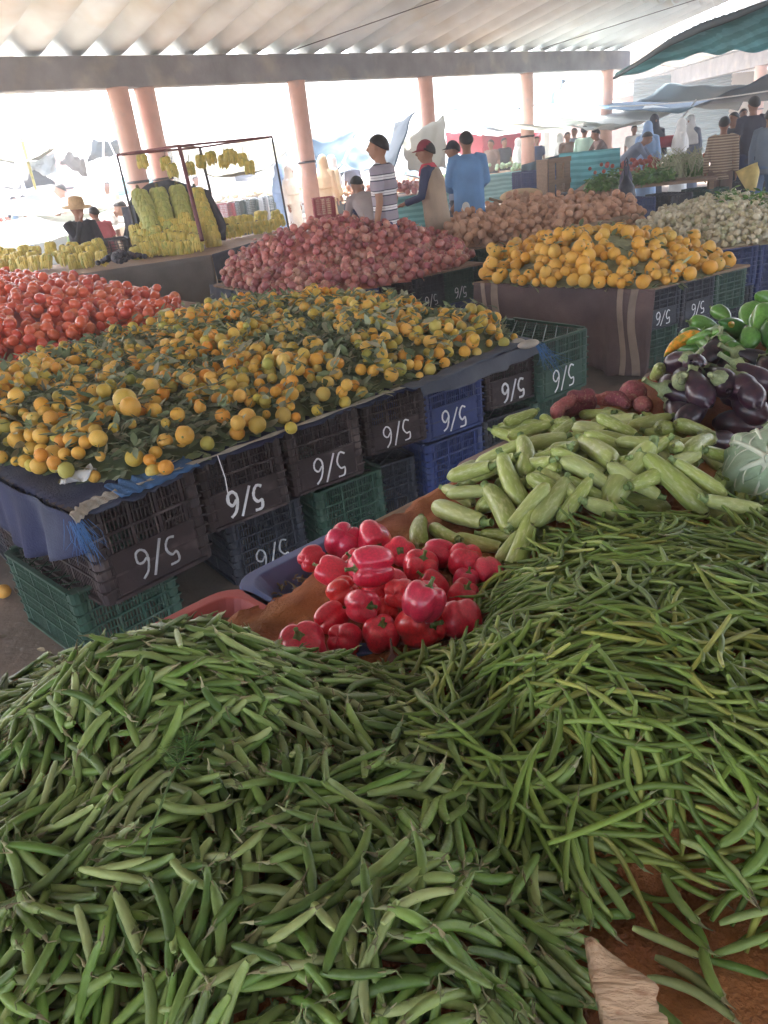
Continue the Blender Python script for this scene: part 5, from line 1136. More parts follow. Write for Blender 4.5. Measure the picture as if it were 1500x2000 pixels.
leaves(hg, pxpoly(((1380, 420), (1640, 440), (1640, 385), (1400, 395)), .72), 900, (.05, .12), lambda x, y: 1, M['herb'], 'onion_greens', 'pale green onion tops over the back of the white onions')
lg = MB(); lg.tube([P(1368, 418, .75), P(1375, 402, .80), P(1400, 396, .82), P(1520, 388, .82), P(1650, 384, .82)], [.03]*5, 8); lg.build('rim_rail', M['webbing'], smooth=True, label='pale rounded rim behind the white onions', cat='rail')

# ---- litter on the ground
lt = MB()
for k in range(420):
    x, y = rnd.uniform(-3.2, 3.5), rnd.uniform(1.6, 7.5); p = Vector((x, y, .003+rnd.uniform(0, .006)))
    if rnd.random() < .7: leaf(lt, p, rnd.uniform(.03, .08), Vector((rnd.gauss(0, .3), rnd.gauss(0, .3), 1)).normalized(), rnd.uniform(0, 6.28))
    else: d = Vector((rnd.gauss(0, 1), rnd.gauss(0, 1), .05)).normalized()*rnd.uniform(.04, .14); lt.tube([p, p+d*.5+Vector((0, 0, .008)), p+d], [.003, .003, .001], 4)
lt.build('ground_litter', M['dead'], smooth=True, label='dry leaves and stalks scattered on the ground between the tables', cat='litter', kind='stuff')
for k, (px, py, r, lb) in enumerate(((432, 1083, .035, 'fallen orange in the dark between the citrus table and the red tray'), (6, 1155, .035, 'fallen orange on the ground at the left edge'))):
    p = P(px, py, r); o = link('fallen_orange', mesh_from(*ovar[k][0][0], [M['orange']], None, True, 'fallen_orange'), None, label=lb, cat='orange'); o.location = p; o.scale = (r,)*3
# ================= banana stall on the left
def fruit_hand(n=12, L_=.17, r=.017, seed=0, m='banana', spread=1.5):
    """a hand of bananas: curved fingers fanning from a crown at the origin, tips hanging"""
    q = random.Random(seed); b = MB()
    for row in (0, 1):
        for k in range(n//2):
            a = (k/(n/2-1)-.5)*spread*1.25+q.uniform(-.05, .05); el = .25+row*.55+q.uniform(-.08, .08); pts = []; Lk = L_*q.uniform(.85, 1.1)
            for i in range(7):
                t = i/6; ra = .02+Lk*(.85*t-.45*t*t)
                pts.append(Vector((math.sin(a)*ra, -math.cos(a)*ra, .035*row+Lk*(math.sin(el)*.7*t-1.0*t*t))))
            b.tube(pts, [r*.5, r*.9, r, r*1.05, r, r*.9, r*.4], 7)
    b.ball((0, 0, .015), (.035, .025, .03), 8, 5); return b
hand_me = {k: [(lambda b: mesh_from(b.v, b.f, [M[k]], None, True, 'banana_hand'))(fruit_hand(14+2*(i % 2), .14, .0195, i, spread=1.5+.15*i)) for i in range(3)] for k in ('banana', 'gbanana')}
crown = MB(); crown.ball((0, .01, .03), (.03, .02, .035), 8, 5); crown_me = mesh_from(crown.v, crown.f, [M['stalk']], None, True, 'crown')
def hand(p, yaw, tilt, m, label, group, s=1.0):
    o = bpy.data.objects.new('banana_hand', rnd.choice(hand_me[m])); COL.objects.link(o); o.location = p; o.rotation_euler = (tilt, rnd.uniform(-.2, .2), yaw); o.scale = (s,)*3
    c = bpy.data.objects.new('crown', crown_me); COL.objects.link(c); c.parent = o; return tag(o, label, 'bananas', group)
BZ = .80
bl = [P(-60, 552, BZ), P(120, 540, BZ), P(412, 497, BZ)]; br = P(565, 452, BZ)
def sackfront(a, b, m, label, drop=.62, nf=5, fold=.018): return drape(a, b, drop, m, None, 'hanging_cloth', fold=fold, nf=nf, nv=10, label=label, cat='cloth')
sackfront(bl[0], bl[1], M['greycloth'], 'grey brown sacking hanging from the left end of the banana stall', .66, 2)
sackfront(bl[1], bl[2], M['greycloth'], 'long grey brown sacking hanging from the front of the banana stall', .66, 2, .01)
sackfront(bl[2], br, M['slate'], 'bluish grey cloth hanging from the right part of the banana stall', .66, 8, .02)
bt = MB(); v_ = Vector((-.45, 1.5, 0)); bt.prism([(p.x, p.y) for p in (bl[0], bl[1], bl[2], br, br+v_*.5, bl[2]+v_, bl[1]+v_, bl[0]+v_)], BZ-.04, BZ-.004); bto = bt.build('banana_table', M['wood'], bevel=.004, label='table of the banana stall', cat='table')
for p in (bl[1], bl[2], br): 
    q = MB(); c = p+v_*.15; q.box((c.x, c.y, (BZ-.045)/2), (.07, .07, BZ-.045)); q.build('leg', M['wood'], bto)
def look(p): return math.atan2(p.x, -p.y)*0 + math.atan2(-p.x, p.y)   # yaw that turns local -Y to the viewer... 
def rows_of_hands(pa, pb, n, rows, m, label, group, back=.22, z0=BZ+.06, rise=.10):
    for r_ in range(rows):
        for k in range(n-(r_ % 2)):
            t = (k+.5+.5*(r_ % 2))/n; p = pa.lerp(pb, t)+Vector((-.25, .9, 0))*(back*r_+.05)*.8; p.z = z0+rise*r_+rnd.uniform(-.01, .02); yaw = look(p)+rnd.uniform(-.6, .6)
            hand(p+Vector((rnd.uniform(-.03, .03), .05, .07+rnd.uniform(-.02, .03))), yaw, rnd.uniform(-.5, .35), m, label, group, rnd.uniform(.9, 1.1))
rows_of_hands(P(-10, 538, BZ), P(212, 520, BZ), 9, 3, 'banana', 'hand of yellow green bananas on the left end of the banana stall', 'banana hands at the left end', z0=BZ+.03, rise=.055)
rows_of_hands(P(262, 508, BZ), P(398, 492, BZ), 8, 4, 'banana', 'hand of yellow bananas at the foot of the upright banana stems', 'banana hands below the stems', z0=BZ+.03, rise=.075)
rows_of_hands(P(405, 478, BZ), P(560, 446, BZ), 9, 2, 'banana', 'dull yellow hand of bananas on the right part of the stall', 'banana hands on the right part', z0=BZ+.04)
# dark round fruit between the heaps
av = MB(); av0 = P(232, 515, BZ+.05)
for k in range(60):
    a = rnd.uniform(0, 6.28); rr_ = rnd.uniform(0, .26)**.9; av.ball(av0+Vector((rr_*math.cos(a), .15+rr_*math.sin(a)*.6, .09*(1-rr_/.3)+.02)), (.035, .03, .03), 8, 6)
av.build('dark_avocados', mat('avocado', [(.03, .03, .045)], .5), smooth=True, label='small pile of dark avocados in front of the seated man', cat='fruit', kind='stuff')
# upright stems full of bananas, leaning on a dark sheet
stem_spots = [((272, 375), (312, 478), 'gbanana', 'leftmost upright banana stem, yellow green'), ((308, 372), (332, 465), 'gbanana', 'second upright banana stem, greenest'), ((346, 368), (368, 462), 'gbanana', 'third upright banana stem, green'), ((382, 372), (415, 465), 'banana', 'rightmost upright banana stem, yellow, behind the red post')]
for k, (a, b_, m, lb) in enumerate(stem_spots):
    dp = 9.6+.1*k; t_, f_ = D(*a, dp+.15), D(*b_, dp-.05); st = MB(); st.tube([f_, t_, t_+(t_-f_).normalized()*.1], [.035, .03, .02], 8); so = st.build('banana_bunch', M['stalk'], smooth=True, label=lb+' leaning on the dark sheet', cat='bananas', group='upright banana stems')
    n = 10
    for i in range(n):
        c = f_.lerp(t_, (i+.3)/n)
        for j in range(3):
            yaw = look(c)+(j-1)*1.15+rnd.uniform(-.2, .2)
            h_ = bpy.data.objects.new('hand', rnd.choice(hand_me[m])); COL.objects.link(h_); h_.parent = so; h_.location = c+Vector((-.02*math.sin(yaw), 0, 0)); h_.rotation_euler = (rnd.uniform(-.25, .1), 0, yaw); h_.scale = (1.4, 1.4, 1.25)
dk = [D(238, 470, 9.9), D(255, 385, 10.0), D(290, 358, 10.0), D(330, 350, 10.0), D(372, 362, 10.0), D(410, 372, 10.0), D(442, 440, 9.9), D(440, 470, 9.9)]
def dks(u, v):
    t = u*(len(dk)-1); i = min(int(t), len(dk)-2); p = dk[i].lerp(dk[i+1], t-i); c = D(335, 475, 9.9); q = c.lerp(p, v); q.y += .12*math.sin(v*3.1)+.03*math.sin(u*40)*v; return q
b = MB(); b.sheet(dks, 40, 10); b.build('dark_sheet', M['darkcloth'], smooth=True, solid=.006, label='dark sheet rising like a tent behind the upright banana stems', cat='cloth')
drape(D(237, 405, 9.8), D(262, 400, 9.7), .75, M['slate'], None, 'hanging_cloth', fold=.03, nf=2, label='grey jacket like cloth hanging left of the upright banana stems', cat='cloth')
# red steel frame
fr_ = empty('steel_frame', D(395, 470, 9.2), label='thin rusty red steel frame over the banana stall', cat='frame')
def bar(a, b_, r=.018, m='steel'):
    s = MB(); s.tube([a, b_], r, 6); s.build('post' if abs(a.z-b_.z) > .7 else 'rail', M[m], fr_, smooth=True).location = -fr_.location
F1, F2, F3, F4 = D(350, 285, 9.2), D(229, 303, 9.6), D(531, 267, 10.0), D(390, 288, 10.3)
bar(F1, D(395, 470, 9.1), .026); bar(F2, D(262, 440, 9.6), .014, 'darksteel'); bar(F3, D(566, 460, 10.0), .014, 'darksteel'); bar(F4, D(412, 380, 10.3), .02, 'darksteel')
bar(F1, F2, .016); bar(F2, F4, .014); bar(F1, F3, .014); bar(F4, F3, .013); bar(F1, F4, .014)
for k, (x, y, dp) in enumerate(((278, 318, 9.7), (322, 322, 9.9), (335, 336, 9.85), (368, 332, 10), (392, 318, 10.1), (412, 312, 10.2), (436, 318, 10.2), (455, 312, 10.2), (474, 316, 10.1), (485, 330, 10.1), (445, 308, 10.0))):
    p = D(x, y-8, dp); h_ = hand(p, look(p)+rnd.uniform(-.5, .5), rnd.uniform(.0, .4), 'banana', 'hand of bananas hanging on a string from the steel frame', 'banana hands hanging from the frame', .95)
    s = MB(); top_ = D(x, y-30, dp); s.tube([p, top_], .004, 4); s.build('string', M['darksteel'], label='short string holding a hanging hand of bananas', cat='string', group='strings from the frame')
# crate of goods and scale box beside the seated man
cb2 = MB(); 
crate(D(222, 482, 9.7)+Vector((0, 0, -.2)), .35, 'cblack', 'black crate with a pinkish lid behind the dark avocados', panel=False, sc=.9)
# ================= farther crates, stalls and heaps of greens
def stack(px, py, dp, n, m, label, group, ang_=.2, sc=1.0, panel=False, z0=0):
    p = D(px, py, dp)
    for k in range(n):
        crate(Vector((p.x, p.y, z0+.005+k*CH*sc)), ang_+rnd.uniform(-.06, .06), m, label+(', %s one' % ['lowest', 'second', 'third', 'fourth', 'fifth'][k]), panel=panel, group=group, sc=sc)
stack(632, 400, 12.2, 4, 'cred', 'dark red crate in the stack beside the leaning pink column', 'dark red crates by the column', .1, .85)
stack(655, 410, 12.0, 3, 'cred', 'dark red crate in the lower stack left of the striped shirt man', 'dark red crates by the column', .2, .85)
stack(705, 395, 13.5, 3, 'cwhite', 'white crate behind the grey clad man', 'white crates in the sun', .1)
for i, (x, m) in enumerate(((440, 'cred'), (462, 'cgreen'), (486, 'cgreen'), (505, 'cwhite'), (530, 'cgreen'), (560, 'cwhite'))):
    stack(x, 400-(i*3), 17+.3*i, 3, m, '%s crate in the sunlit row behind the steel frame, stack %s' % (dict(cred='red', cgreen='green', cwhite='white')[m], ['one', 'two', 'three', 'four', 'five', 'six'][i]), 'sunlit crates behind the steel frame', .1)
stack(1036, 370, 15, 3, 'cblue', 'dark blue crate stacked at the foot of the third column', 'blue crates by the third column', .5, 1.05)
stack(1056, 370, 14.6, 3, 'cblue', 'dark blue crate in the nearer stack left of the tall wooden crate', 'blue crates by the third column', .5, 1.05)
stack(1235, 400, 11.5, 2, 'cblue', 'blue crate under the leafy greens', 'crates under the greens', .3)
stack(1180, 400, 11.8, 2, 'cblack', 'black crate at the left below the leafy greens', 'crates under the greens', .3)
stack(1305, 395, 11.6, 2, 'cblack', 'black crate right below the leafy greens', 'crates under the greens', .3, panel=True)
stack(1375, 390, 11.8, 2, 'cgreen', 'dark green crate beside the striped cardigan woman', 'crates under the greens', .3)
stack(1345, 400, 11.0, 1, 'cwhite', 'low white crate in front of the black ones', 'crates under the greens', .3)
stack(1448, 400, 12.4, 2, 'cblack', 'black crate behind the hanging yellow bag', 'crates under the greens', .3)
# tall wooden crate
w0 = D(1081, 370, 13.6); wr = empty('tall_wooden_crate', (w0.x, w0.y, 0), .45, label='tall pale wooden box standing on end beside the teal cloth', cat='crate')
for x in (-.17, 0, .17):
    b = MB(); b.box((x, -.16, .62), (.13, .015, 1.24)); b.build('slat', M['wood'], wr)
for z in (.03, .45, .85, 1.2):
    b = MB(); b.box((0, -.176, z+.03), (.5, .014, .08)); b.build('batten', M['wood'], wr)
for x in (-.25, .25):
    b = MB(); b.box((x, 0, .62), (.015, .30, 1.24)); b.build('side_panel', M['wood'], wr)
b = MB(); b.box((0, 0, 1.25), (.52, .32, .014)); b.build('lid', M['wood'], wr)
drape(D(1092, 300, 13.9), D(1212, 288, 13.2), lambda u: .75-.1*u, M['tarpteal'], None, 'hanging_cloth', fold=.03, nf=4, label='teal net cloth wall between the wooden box and the greens', cat='cloth')
drape(D(1020, 322, 15.3), D(1100, 300, 14.5), .35, M['tarpdark'], None, 'hanging_cloth', fold=.03, nf=3, label='dark sheet thrown over the blue crates', cat='cloth')
# table with a brown cover and the greens
gq = [D(1120, 342, 11.9), D(1200, 335, 11.6), D(1420, 330, 11.9)]
q = MB(); q.prism([(p.x, p.y) for p in (D(1118, 350, 11.6), D(1400, 335, 11.3), D(1430, 335, 14.0), D(1160, 330, 14.5))], .78, .82); gt = q.build('greens_table', M['wood'], label='long table piled with greens, covered in brown cloth at its left end', cat='table')
for x, y, dp in ((1125, 350, 11.8), (1390, 335, 11.5), (1200, 330, 14), (1410, 335, 13.8)):
    p = D(x, y, dp); q = MB(); q.box((p.x, p.y, .39), (.07, .07, .78)); q.build('leg', M['wood'], gt)
brn = mat('brown_cloth', [(.30, .17, .11)], .9, nscale=4, mott=.25, bump=.3)
p0, p1 = D(1115, 345, 11.6), D(1195, 340, 11.4); p0.z = p1.z = .84; drape(p0, p1, .72, brn, None, 'hanging_cloth', fold=.03, nf=3, label='brown cloth hanging over the left end of the greens table', cat='cloth')
def bush(name, label, p, rx, ry, rz, n, Lr, m='herb', cat='greens', up=.4):
    mb = MB(); tg = []
    for k in range(n):
        d = Vector((rnd.gauss(0, 1), rnd.gauss(0, 1), abs(rnd.gauss(0, .8)))).normalized(); c = Vector((d.x*rx, d.y*ry, d.z*rz))*rnd.uniform(.45, 1); leaf(mb, p+c, rnd.uniform(*Lr), (d+Vector((rnd.gauss(0, .4), rnd.gauss(0, .4), up))).normalized(), rnd.uniform(0, 6.28))
    return mb.build(name, M[m], smooth=True, label=label, cat=cat)
for k, (x, y, dp, rx, rz, lb) in enumerate(((1168, 362, 11.5, .22, .2, 'bundle of leafy greens at the left end of the greens table'), (1195, 352, 11.4, .26, .26, 'bushy green bundle beside the hanging bag'), (1255, 350, 11.6, .28, .24, 'bright green bundle right of the hanging bag'), (1290, 345, 11.7, .24, .2, 'green bundle before the pale radish stalks'), (1325, 312, 12.4, .34, .2, 'light green tops over the bundled stalks'), (1365, 330, 12, .2, .2, 'dark green bundle beside the cardigan woman'))):
    p = D(x, y, dp); p.z = max(p.z-.1, .84); bush('leafy_bundle', lb, p, rx, rx*.8, rz, 420, (.05, .11))
sk = MB(); s0 = D(1330, 345, 12.1)
for k in range(110):
    a = s0+Vector((rnd.uniform(-.32, .32), rnd.uniform(-.2, .2), rnd.uniform(-.1, .05))); sk.tube([a, a+Vector((rnd.gauss(0, .05), rnd.gauss(0, .05), .22)), a+Vector((rnd.gauss(0, .12), rnd.gauss(0, .1), .38))], [.010, .008, .003], 4)
sk.build('bundled_stalks', mat('stalks', [(.45, .42, .28), (.36, .38, .2)], .7, var=.2), smooth=True, label='bundled pale stalks standing on the greens table', cat='greens', kind='stuff')
rh = MB(); s0 = D(1262, 325, 13)
for k in range(90): rh.ball(s0+Vector((rnd.gauss(0, .35), rnd.gauss(0, .2), rnd.uniform(-.1, .12))), rnd.uniform(.03, .05), 8, 6)
rh.build('red_produce', mat('carrot_heap', [(.45, .10, .04), (.30, .05, .05)], .6, var=.2), smooth=True, label='low heap of red and orange roots behind the greens', cat='vegetables', kind='stuff')
# hanging bag, yellow bag, red basket
def bag(p, s, m, name, label, top=.0):
    r_ = empty(name, p, label=label, cat='bag'); b = MB(); b.lathe([(.02, -s), (.45*s, -.8*s), (.55*s, -.3*s), (.42*s, .25*s), (.2*s, .6*s), (.12*s, .8*s)], 14, fn=lambda t, i: 1+.10*math.sin(3*t+i)); b.build('pouch', m, r_, smooth=True)
    b = MB(); b.tube([(.1*s, 0, .78*s), (.14*s, 0, 1.2*s), (0, 0, 1.5*s), (-.14*s, 0, 1.2*s), (-.1*s, 0, .78*s)], .012, 6); b.build('handle', m, r_, smooth=True); return r_
bag(D(1222, 372, 10.4), .24, M['cblack'], 'shopping_bag', 'dark bag with white patches hanging before the greens')
bag(D(1222, 345, 11.0), .17, mat('violet_sack', [(.05, .04, .08)], .7), 'net_bag', 'net bag of dark onions above the hanging bag')
yb = [D(1441, 338, 11.2), D(1480, 321, 11.0), D(1466, 372, 11.0)]
def ybf(u, v): a = yb[0].lerp(yb[1], u); q = a.lerp(yb[2], v); q.y -= .09*math.sin(u*3.14)*math.sin(v*2.6+.4); return q
b = MB(); b.sheet(ybf, 12, 12); b.build('yellow_bag', mat('straw_yellow', [(.60, .46, .16)], .8, nscale=8), smooth=True, solid=.12, label='yellow straw bag carried between the two people at the right', cat='bag')
bk_ = MB(); bk_.lathe([(.26, 0), (.34, .02), (.40, .22), (.42, .22), (.36, 0)], 20); o = bk_.build('red_basin', M['cred'], smooth=True, label='red plastic basin beside the broad pink column', cat='basin'); o.location = D(1290, 288, 17)
sb_ = MB(); sb_.ball((0, 0, 0), (.38, .25, .12), 16, 8); o = sb_.build('grain_sack', mat('sack', [(.52, .36, .20)], .9, bump=.3), smooth=True, label='tan sack lying behind the potatoes beside the blue robe', cat='sack'); o.location = D(1018, 382, 13.2)
hb = MB(); hb.tube([D(965, 415, 10.8), D(1030, 398, 11.2), D(1105, 378, 11.8)], [.03]*3, 8); hb.build('handcart_shaft', M['darksteel'], smooth=True, label='dark shaft of a handcart behind the potatoes', cat='pole')
hb = MB(); hb.tube([D(955, 388, 11.2), D(1000, 400, 11.2), D(1050, 408, 11.2)], [.02]*3, 8); hb.build('handcart_shaft', M['wood'], smooth=True, label='pale wooden bar crossing the handcart shaft', cat='pole')
# far market: sunlit stalls with produce
def far_stall(px, py, dp, w, d, h, m, pm, label, ang_=.3, n=120, rr_=.06):
    p = D(px, py, dp); r_ = empty('far_stall', (p.x, p.y, 0), ang_, label=label, cat='market stall'); b = MB(); b.box((0, 0, h-.02), (w, d, .04)); b.build('top', M['wood'], r_)
    for x in (-.45, .45):
        for y in (-.45, .45): b = MB(); b.box((x*w, y*d, (h-.04)/2), (.06, .06, h-.04)); b.build('leg', M['wood'], r_)
    b = MB(); b.sheet(lambda u, v: Vector(((u-.5)*w*1.01, -d/2-.02-.01*math.sin(u*40)*v, h+.002-v*h*.8)), 30, 4); b.build('cloth', m, r_, smooth=True, solid=.006)
    q = MB()
    for k in range(n):
        x, y = rnd.uniform(-.46, .46), rnd.uniform(-.46, .46); q.ball((x*w, y*d, h+.03+.22*(1-(2*x)**2)*(1-(2*y)**2)*rnd.uniform(.6, 1)), rr_*rnd.uniform(.7, 1.1), 7, 5)
    q.build('produce_heap', pm, None, smooth=True, label='heap of produce on the '+label, cat='produce', kind='stuff').matrix_world = Matrix.Translation((p.x, p.y, 0)) @ Matrix.Rotation(ang_, 4, 'Z')
fa = [(60, 400, 16, 2.6, 1.2, .8, 'tarpwhite', 'potato', 'sunlit stall with a white cloth at the far left'), (150, 395, 18, 2.4, 1.1, .8, 'tarpwhite', 'orange', 'sunlit stall of oranges beyond the bending man'), (20, 365, 20, 3, 1.2, .9, 'tarpolive', 'tomato', 'red produce stall under the olive awning'), (330, 350, 22, 3, 1.2, .8, 'tarpwhite', 'zuc', 'pale stall behind the pink column pair'), (470, 345, 22, 3, 1.2, .8, 'tarpwhite', 'garlic', 'white draped stall beyond the hanging bananas'),
      (560, 345, 24, 3, 1.2, .8, 'tarpwhite', 'zuc', 'pale stall just left of the leaning column'), (690, 362, 17, 2.2, 1.1, .8, 'tarpgrey', 'potato', 'stall with clutter behind the striped shirt man'), (790, 350, 15, 2.4, 1.0, .85, 'tarpteal', 'onion', 'stall with red produce between striped shirt and red cap'), (940, 320, 20, 3, 1.2, .85, 'tarpteal', 'cabbage', 'green draped stall right of the blue robe'), (1000, 300, 24, 3, 1.2, .85, 'tarpgrey', 'garlic', 'far stall left of the third column'), (870, 325, 22, 3, 1.2, .8, 'tarpwhite', 'potato', 'white stall behind the red cap')]
for x, y, dp, w, d, h, m, pm, lb in fa: far_stall(x, y, dp, w, d, h, M[m], M[pm], lb)
# palm fronds
def frond(mb, a, d, L_, n=16):
    for i in range(n):
        t = (i+1)/n; c = a+d*L_*t+Vector((0, 0, -.35*L_*t*t))
        for s_ in (-1, 1):
            w = d.cross(Vector((0, 0, 1))).normalized()*s_; mb.tube([c, c+(w*.5+d*.5)*L_*.3+Vector((0, 0, -.1*L_))], [.02, .003], 3, flat=.3)
for lb, p in (('ragged palm crown above the column pair', D(322, 268, 30)), ('ragged palm crown left of the fourth column', D(1062, 170, 40))):
    r_ = empty('palm_tree', (p.x, p.y, 0), label=lb, cat='palm'); b = MB(); b.tube([(0, 0, 0), (.1, 0, p.z*.5), (0, 0, p.z-.3)], [.22, .17, .14], 10); b.build('trunk', M['stalk'], r_, smooth=True)
    b = MB()
    for k in range(16): a = k*.39; frond(b, Vector((0, 0, p.z-.3)), Vector((math.cos(a), math.sin(a), rnd.uniform(.1, .9))).normalized(), 1.5)
    b.build('crown', M['leaf'], r_, smooth=True)
# ================= people
skin = {k: mat('skin_'+k, [c], .6, nscale=8, mott=.06, sss=.05) for k, c in dict(a=(.36, .19, .12), b=(.28, .14, .09), c=(.20, .10, .07)).items()}
hairm = mat('dark_hair', [(.012, .010, .010)], .6, bump=.4, bscale=120)
def cloth(name, c, **k): return mat(name, [c], .9, nscale=5, mott=.15, bump=.35, bscale=14, **k)
def person(p, yaw, h, label, pose='stand', skin_m='b', top=None, bottom=None, robe=None, hood=None, hair=True, cap=None, arms='down', lean=0.0, head_turn=0.0, sleeve='short', vox=.014, hat=None, group=None, z0=0.0, vest=None, arm2=None, seat=.45, turban=None):
    """figure facing local -Y; p is the ground point under the pelvis"""
    S = h/1.75; root = empty('person', (p.x, p.y, z0), yaw, label=label, cat='person', group=group); root.scale = (S, S, S)
    sit = pose == 'sit'; bend = pose == 'bend'
    pel = Vector((0, 0, .95)) if not sit else Vector((0, .0, seat+.08))
    ln = lean + (1.15 if bend else .25 if sit else 0)
    ax = Vector((0, -math.sin(ln), math.cos(ln))); fwd = Vector((0, -math.cos(ln), -math.sin(ln)))
    ch = pel+ax*.38; neck = pel+ax*.56; sh = pel+ax*.50; hd = neck+Vector((0, -math.sin(ln*.6), math.cos(ln*.6)))*.135+fwd*.02
    J = {}
    for s in (-1, 1):
        J['sh', s] = sh+Vector((.178*s, 0, 0)); J['hip', s] = pel+Vector((.095*s, 0, -.02))
        if sit: J['kn', s] = pel+Vector((.14*s, -.42, .02)); J['an', s] = pel+Vector((.14*s, -.44, -(seat+.0)))
        else:
            st = .07*s*(1 if not bend else .3); J['kn', s] = Vector((.105*s, -.04+st*.6, .50)); J['an', s] = Vector((.11*s, .02+st, .08))
        mode = arms if not (arm2 and s == 1) else arm2
        a = J['sh', s]
        if mode == 'down': J['el', s] = a+Vector((.05*s, .03, -.29))-ax*0; J['wr', s] = J['el', s]+Vector((.01*s, -.06, -.25))
        elif mode == 'front': J['el', s] = a+Vector((.05*s, -.06, -.27)); J['wr', s] = J['el', s]+Vector((-.05*s, -.22, -.06))
        elif mode == 'reach': J['el', s] = a+Vector((.04*s, -.16, -.23)); J['wr', s] = J['el', s]+Vector((-.03*s, -.17, -.17))
        elif mode == 'chin': J['el', s] = a+Vector((.0, -.22, -.22)); J['wr', s] = hd+Vector((.03*s, -.10, -.14))
    b = MB(); up = (1, 0, 0)
    b.tube([pel-ax*.10, pel, pel+ax*.14, ch, pel+ax*.49, neck-ax*.02], [(.15, .10), (.165, .11), (.14, .10), (.165, .115), (.15, .09), (.06, .06)], 14, up=up)
    b.tube([neck-ax*.05, neck+(hd-neck)*.6], [.058, .052], 10)
    Rz = Matrix.Rotation(head_turn, 3, 'Z') @ Matrix.Rotation(ln*.55, 3, 'X')
    hv = lambda v: hd+Rz @ Vector(v)
    b.ball(hd, (.077, .095, .105), 16, 12, Rz); b.ball(hv((0, -.025, -.055)), (.055, .065, .065), 12, 8, Rz)     # skull and jaw
    b.tube([hv((0, -.088, .022)), hv((0, -.118, -.018)), hv((0, -.098, -.03))], [.010, .016, .012], 6)           # nose
    b.tube([hv((-.022, -.088, -.058)), hv((0, -.096, -.056)), hv((.022, -.088, -.058))], [.006, .010, .006], 6)  # lips
    for s in (-1, 1): b.ball(hv((.078*s, .0, -.005)), (.012, .02, .03), 8, 6, Rz)
    for s in (-1, 1):
        b.tube([J['sh', s]-Vector((.05*s, 0, -.0)), J['sh', s], J['el', s], J['wr', s]], [.06, .052, .038, .027], 10)
        b.tube([J['hip', s], J['kn', s], J['an', s]], [.088, .058, .042], 10)
        b.tube([J['an', s]+Vector((0, .05, -.05)), J['an', s]+Vector((0, -.05, -.05)), J['an', s]+Vector((0, -.15, -.058))], [(.035, .03), (.04, .035), (.035, .02)], 8, up=(0, 0, 1))
        d = (J['wr', s]-J['el', s]).normalized(); e = J['wr', s]; sd_ = Vector((0, -1, 0)) if abs(d.z) > .6 else Vector((-s, 0, 0)); sd_ = (sd_-d*sd_.dot(d)).normalized()
        b.tube([e, e+d*.04, e+d*.09], [(.022, .028), (.020, .040), (.018, .040)], 8, up=d.cross(sd_))
        for k in range(4):
            o_ = sd_*(.030-.020*k); Lf = (.07, .08, .075, .058)[k]; nrm_ = d.cross(sd_)*s
            b.tube([e+d*.08+o_, e+d*(.08+Lf*.5)+o_*1.1+nrm_*.006, e+d*(.08+Lf)+o_*1.05+nrm_*.022], [.0105, .0095, .007], 6)
        b.tube([e+d*.03+sd_*.03, e+d*.06+sd_*.055, e+d*.10+sd_*.06], [.012, .011, .008], 6)
    b.build('body', skin[skin_m], root, remesh=vox)
    for s in (-1, 1):
        q = MB(); q.ball(hv((.030*s, -.088, .022)), (.012, .008, .008), 8, 6, Rz); q.build('eye', M['darksteel'], root, smooth=True)
    def garment(nm, tubes, m, v=vox*1.15):
        q = MB()
        for pts, rr in tubes: q.tube(pts, rr, 14, up=up)
        return q.build(nm, m, root, remesh=v)
    slv = lambda s, t: [([J['sh', s]-Vector((.07*s, 0, 0)), J['sh', s]+Vector((.005*s, 0, .0)), J['sh', s].lerp(J['el', s], .75)], [.066, .066, .060])] if t == 'short' else [([J['sh', s]-Vector((.07*s, 0, 0)), J['sh', s], J['el', s], J['el', s].lerp(J['wr', s], .93)], [.066, .060, .048, .042])]
    if top:
        tt = [([pel-ax*.13, pel, pel+ax*.14, ch, pel+ax*.505, pel+ax*.545], [(.178, .125), (.18, .128), (.165, .12), (.182, .13), (.155, .10), (.075, .065)])]
        for s in (-1, 1): tt += slv(s, sleeve)
        to = garment('shirt', tt, top)
    if vest: garment('vest', [([pel-ax*.22, pel, pel+ax*.14, ch, pel+ax*.49, pel+ax*.53], [(.20, .15), (.20, .152), (.185, .145), (.20, .15), (.15, .12), (.09, .08)])], vest)
    if bottom:
        tt = [([pel-ax*.06, pel+ax*.06], [(.178, .13), (.168, .125)])]
        for s in (-1, 1): tt.append(([J['hip', s]+Vector((0, 0, .02)), J['kn', s], J['an', s]+Vector((0, 0, .01))], [.105, .082, .070]))
        garment('trousers', tt, bottom)
    if robe:
        if bend or sit: end = [(pel-ax*.1, (.22, .18))]
        else: end = [(Vector((0, 0, .10)), (.25, .22)), (Vector((0, 0, .45)), (.22, .19))]
        pts = [e[0] for e in end]+[pel, ch, pel+ax*.50, pel+ax*.55]; rr = [e[1] for e in end]+[(.20, .16), (.20, .15), (.165, .11), (.075, .07)]
        tt = [(pts, rr)]
        for s in (-1, 1): tt.append(([J['sh', s]-Vector((.07*s, 0, 0)), J['sh', s], J['el', s], J['el', s].lerp(J['wr', s], .9)], [.07, .072, .075, .085]))
        garment('robe', tt, robe)
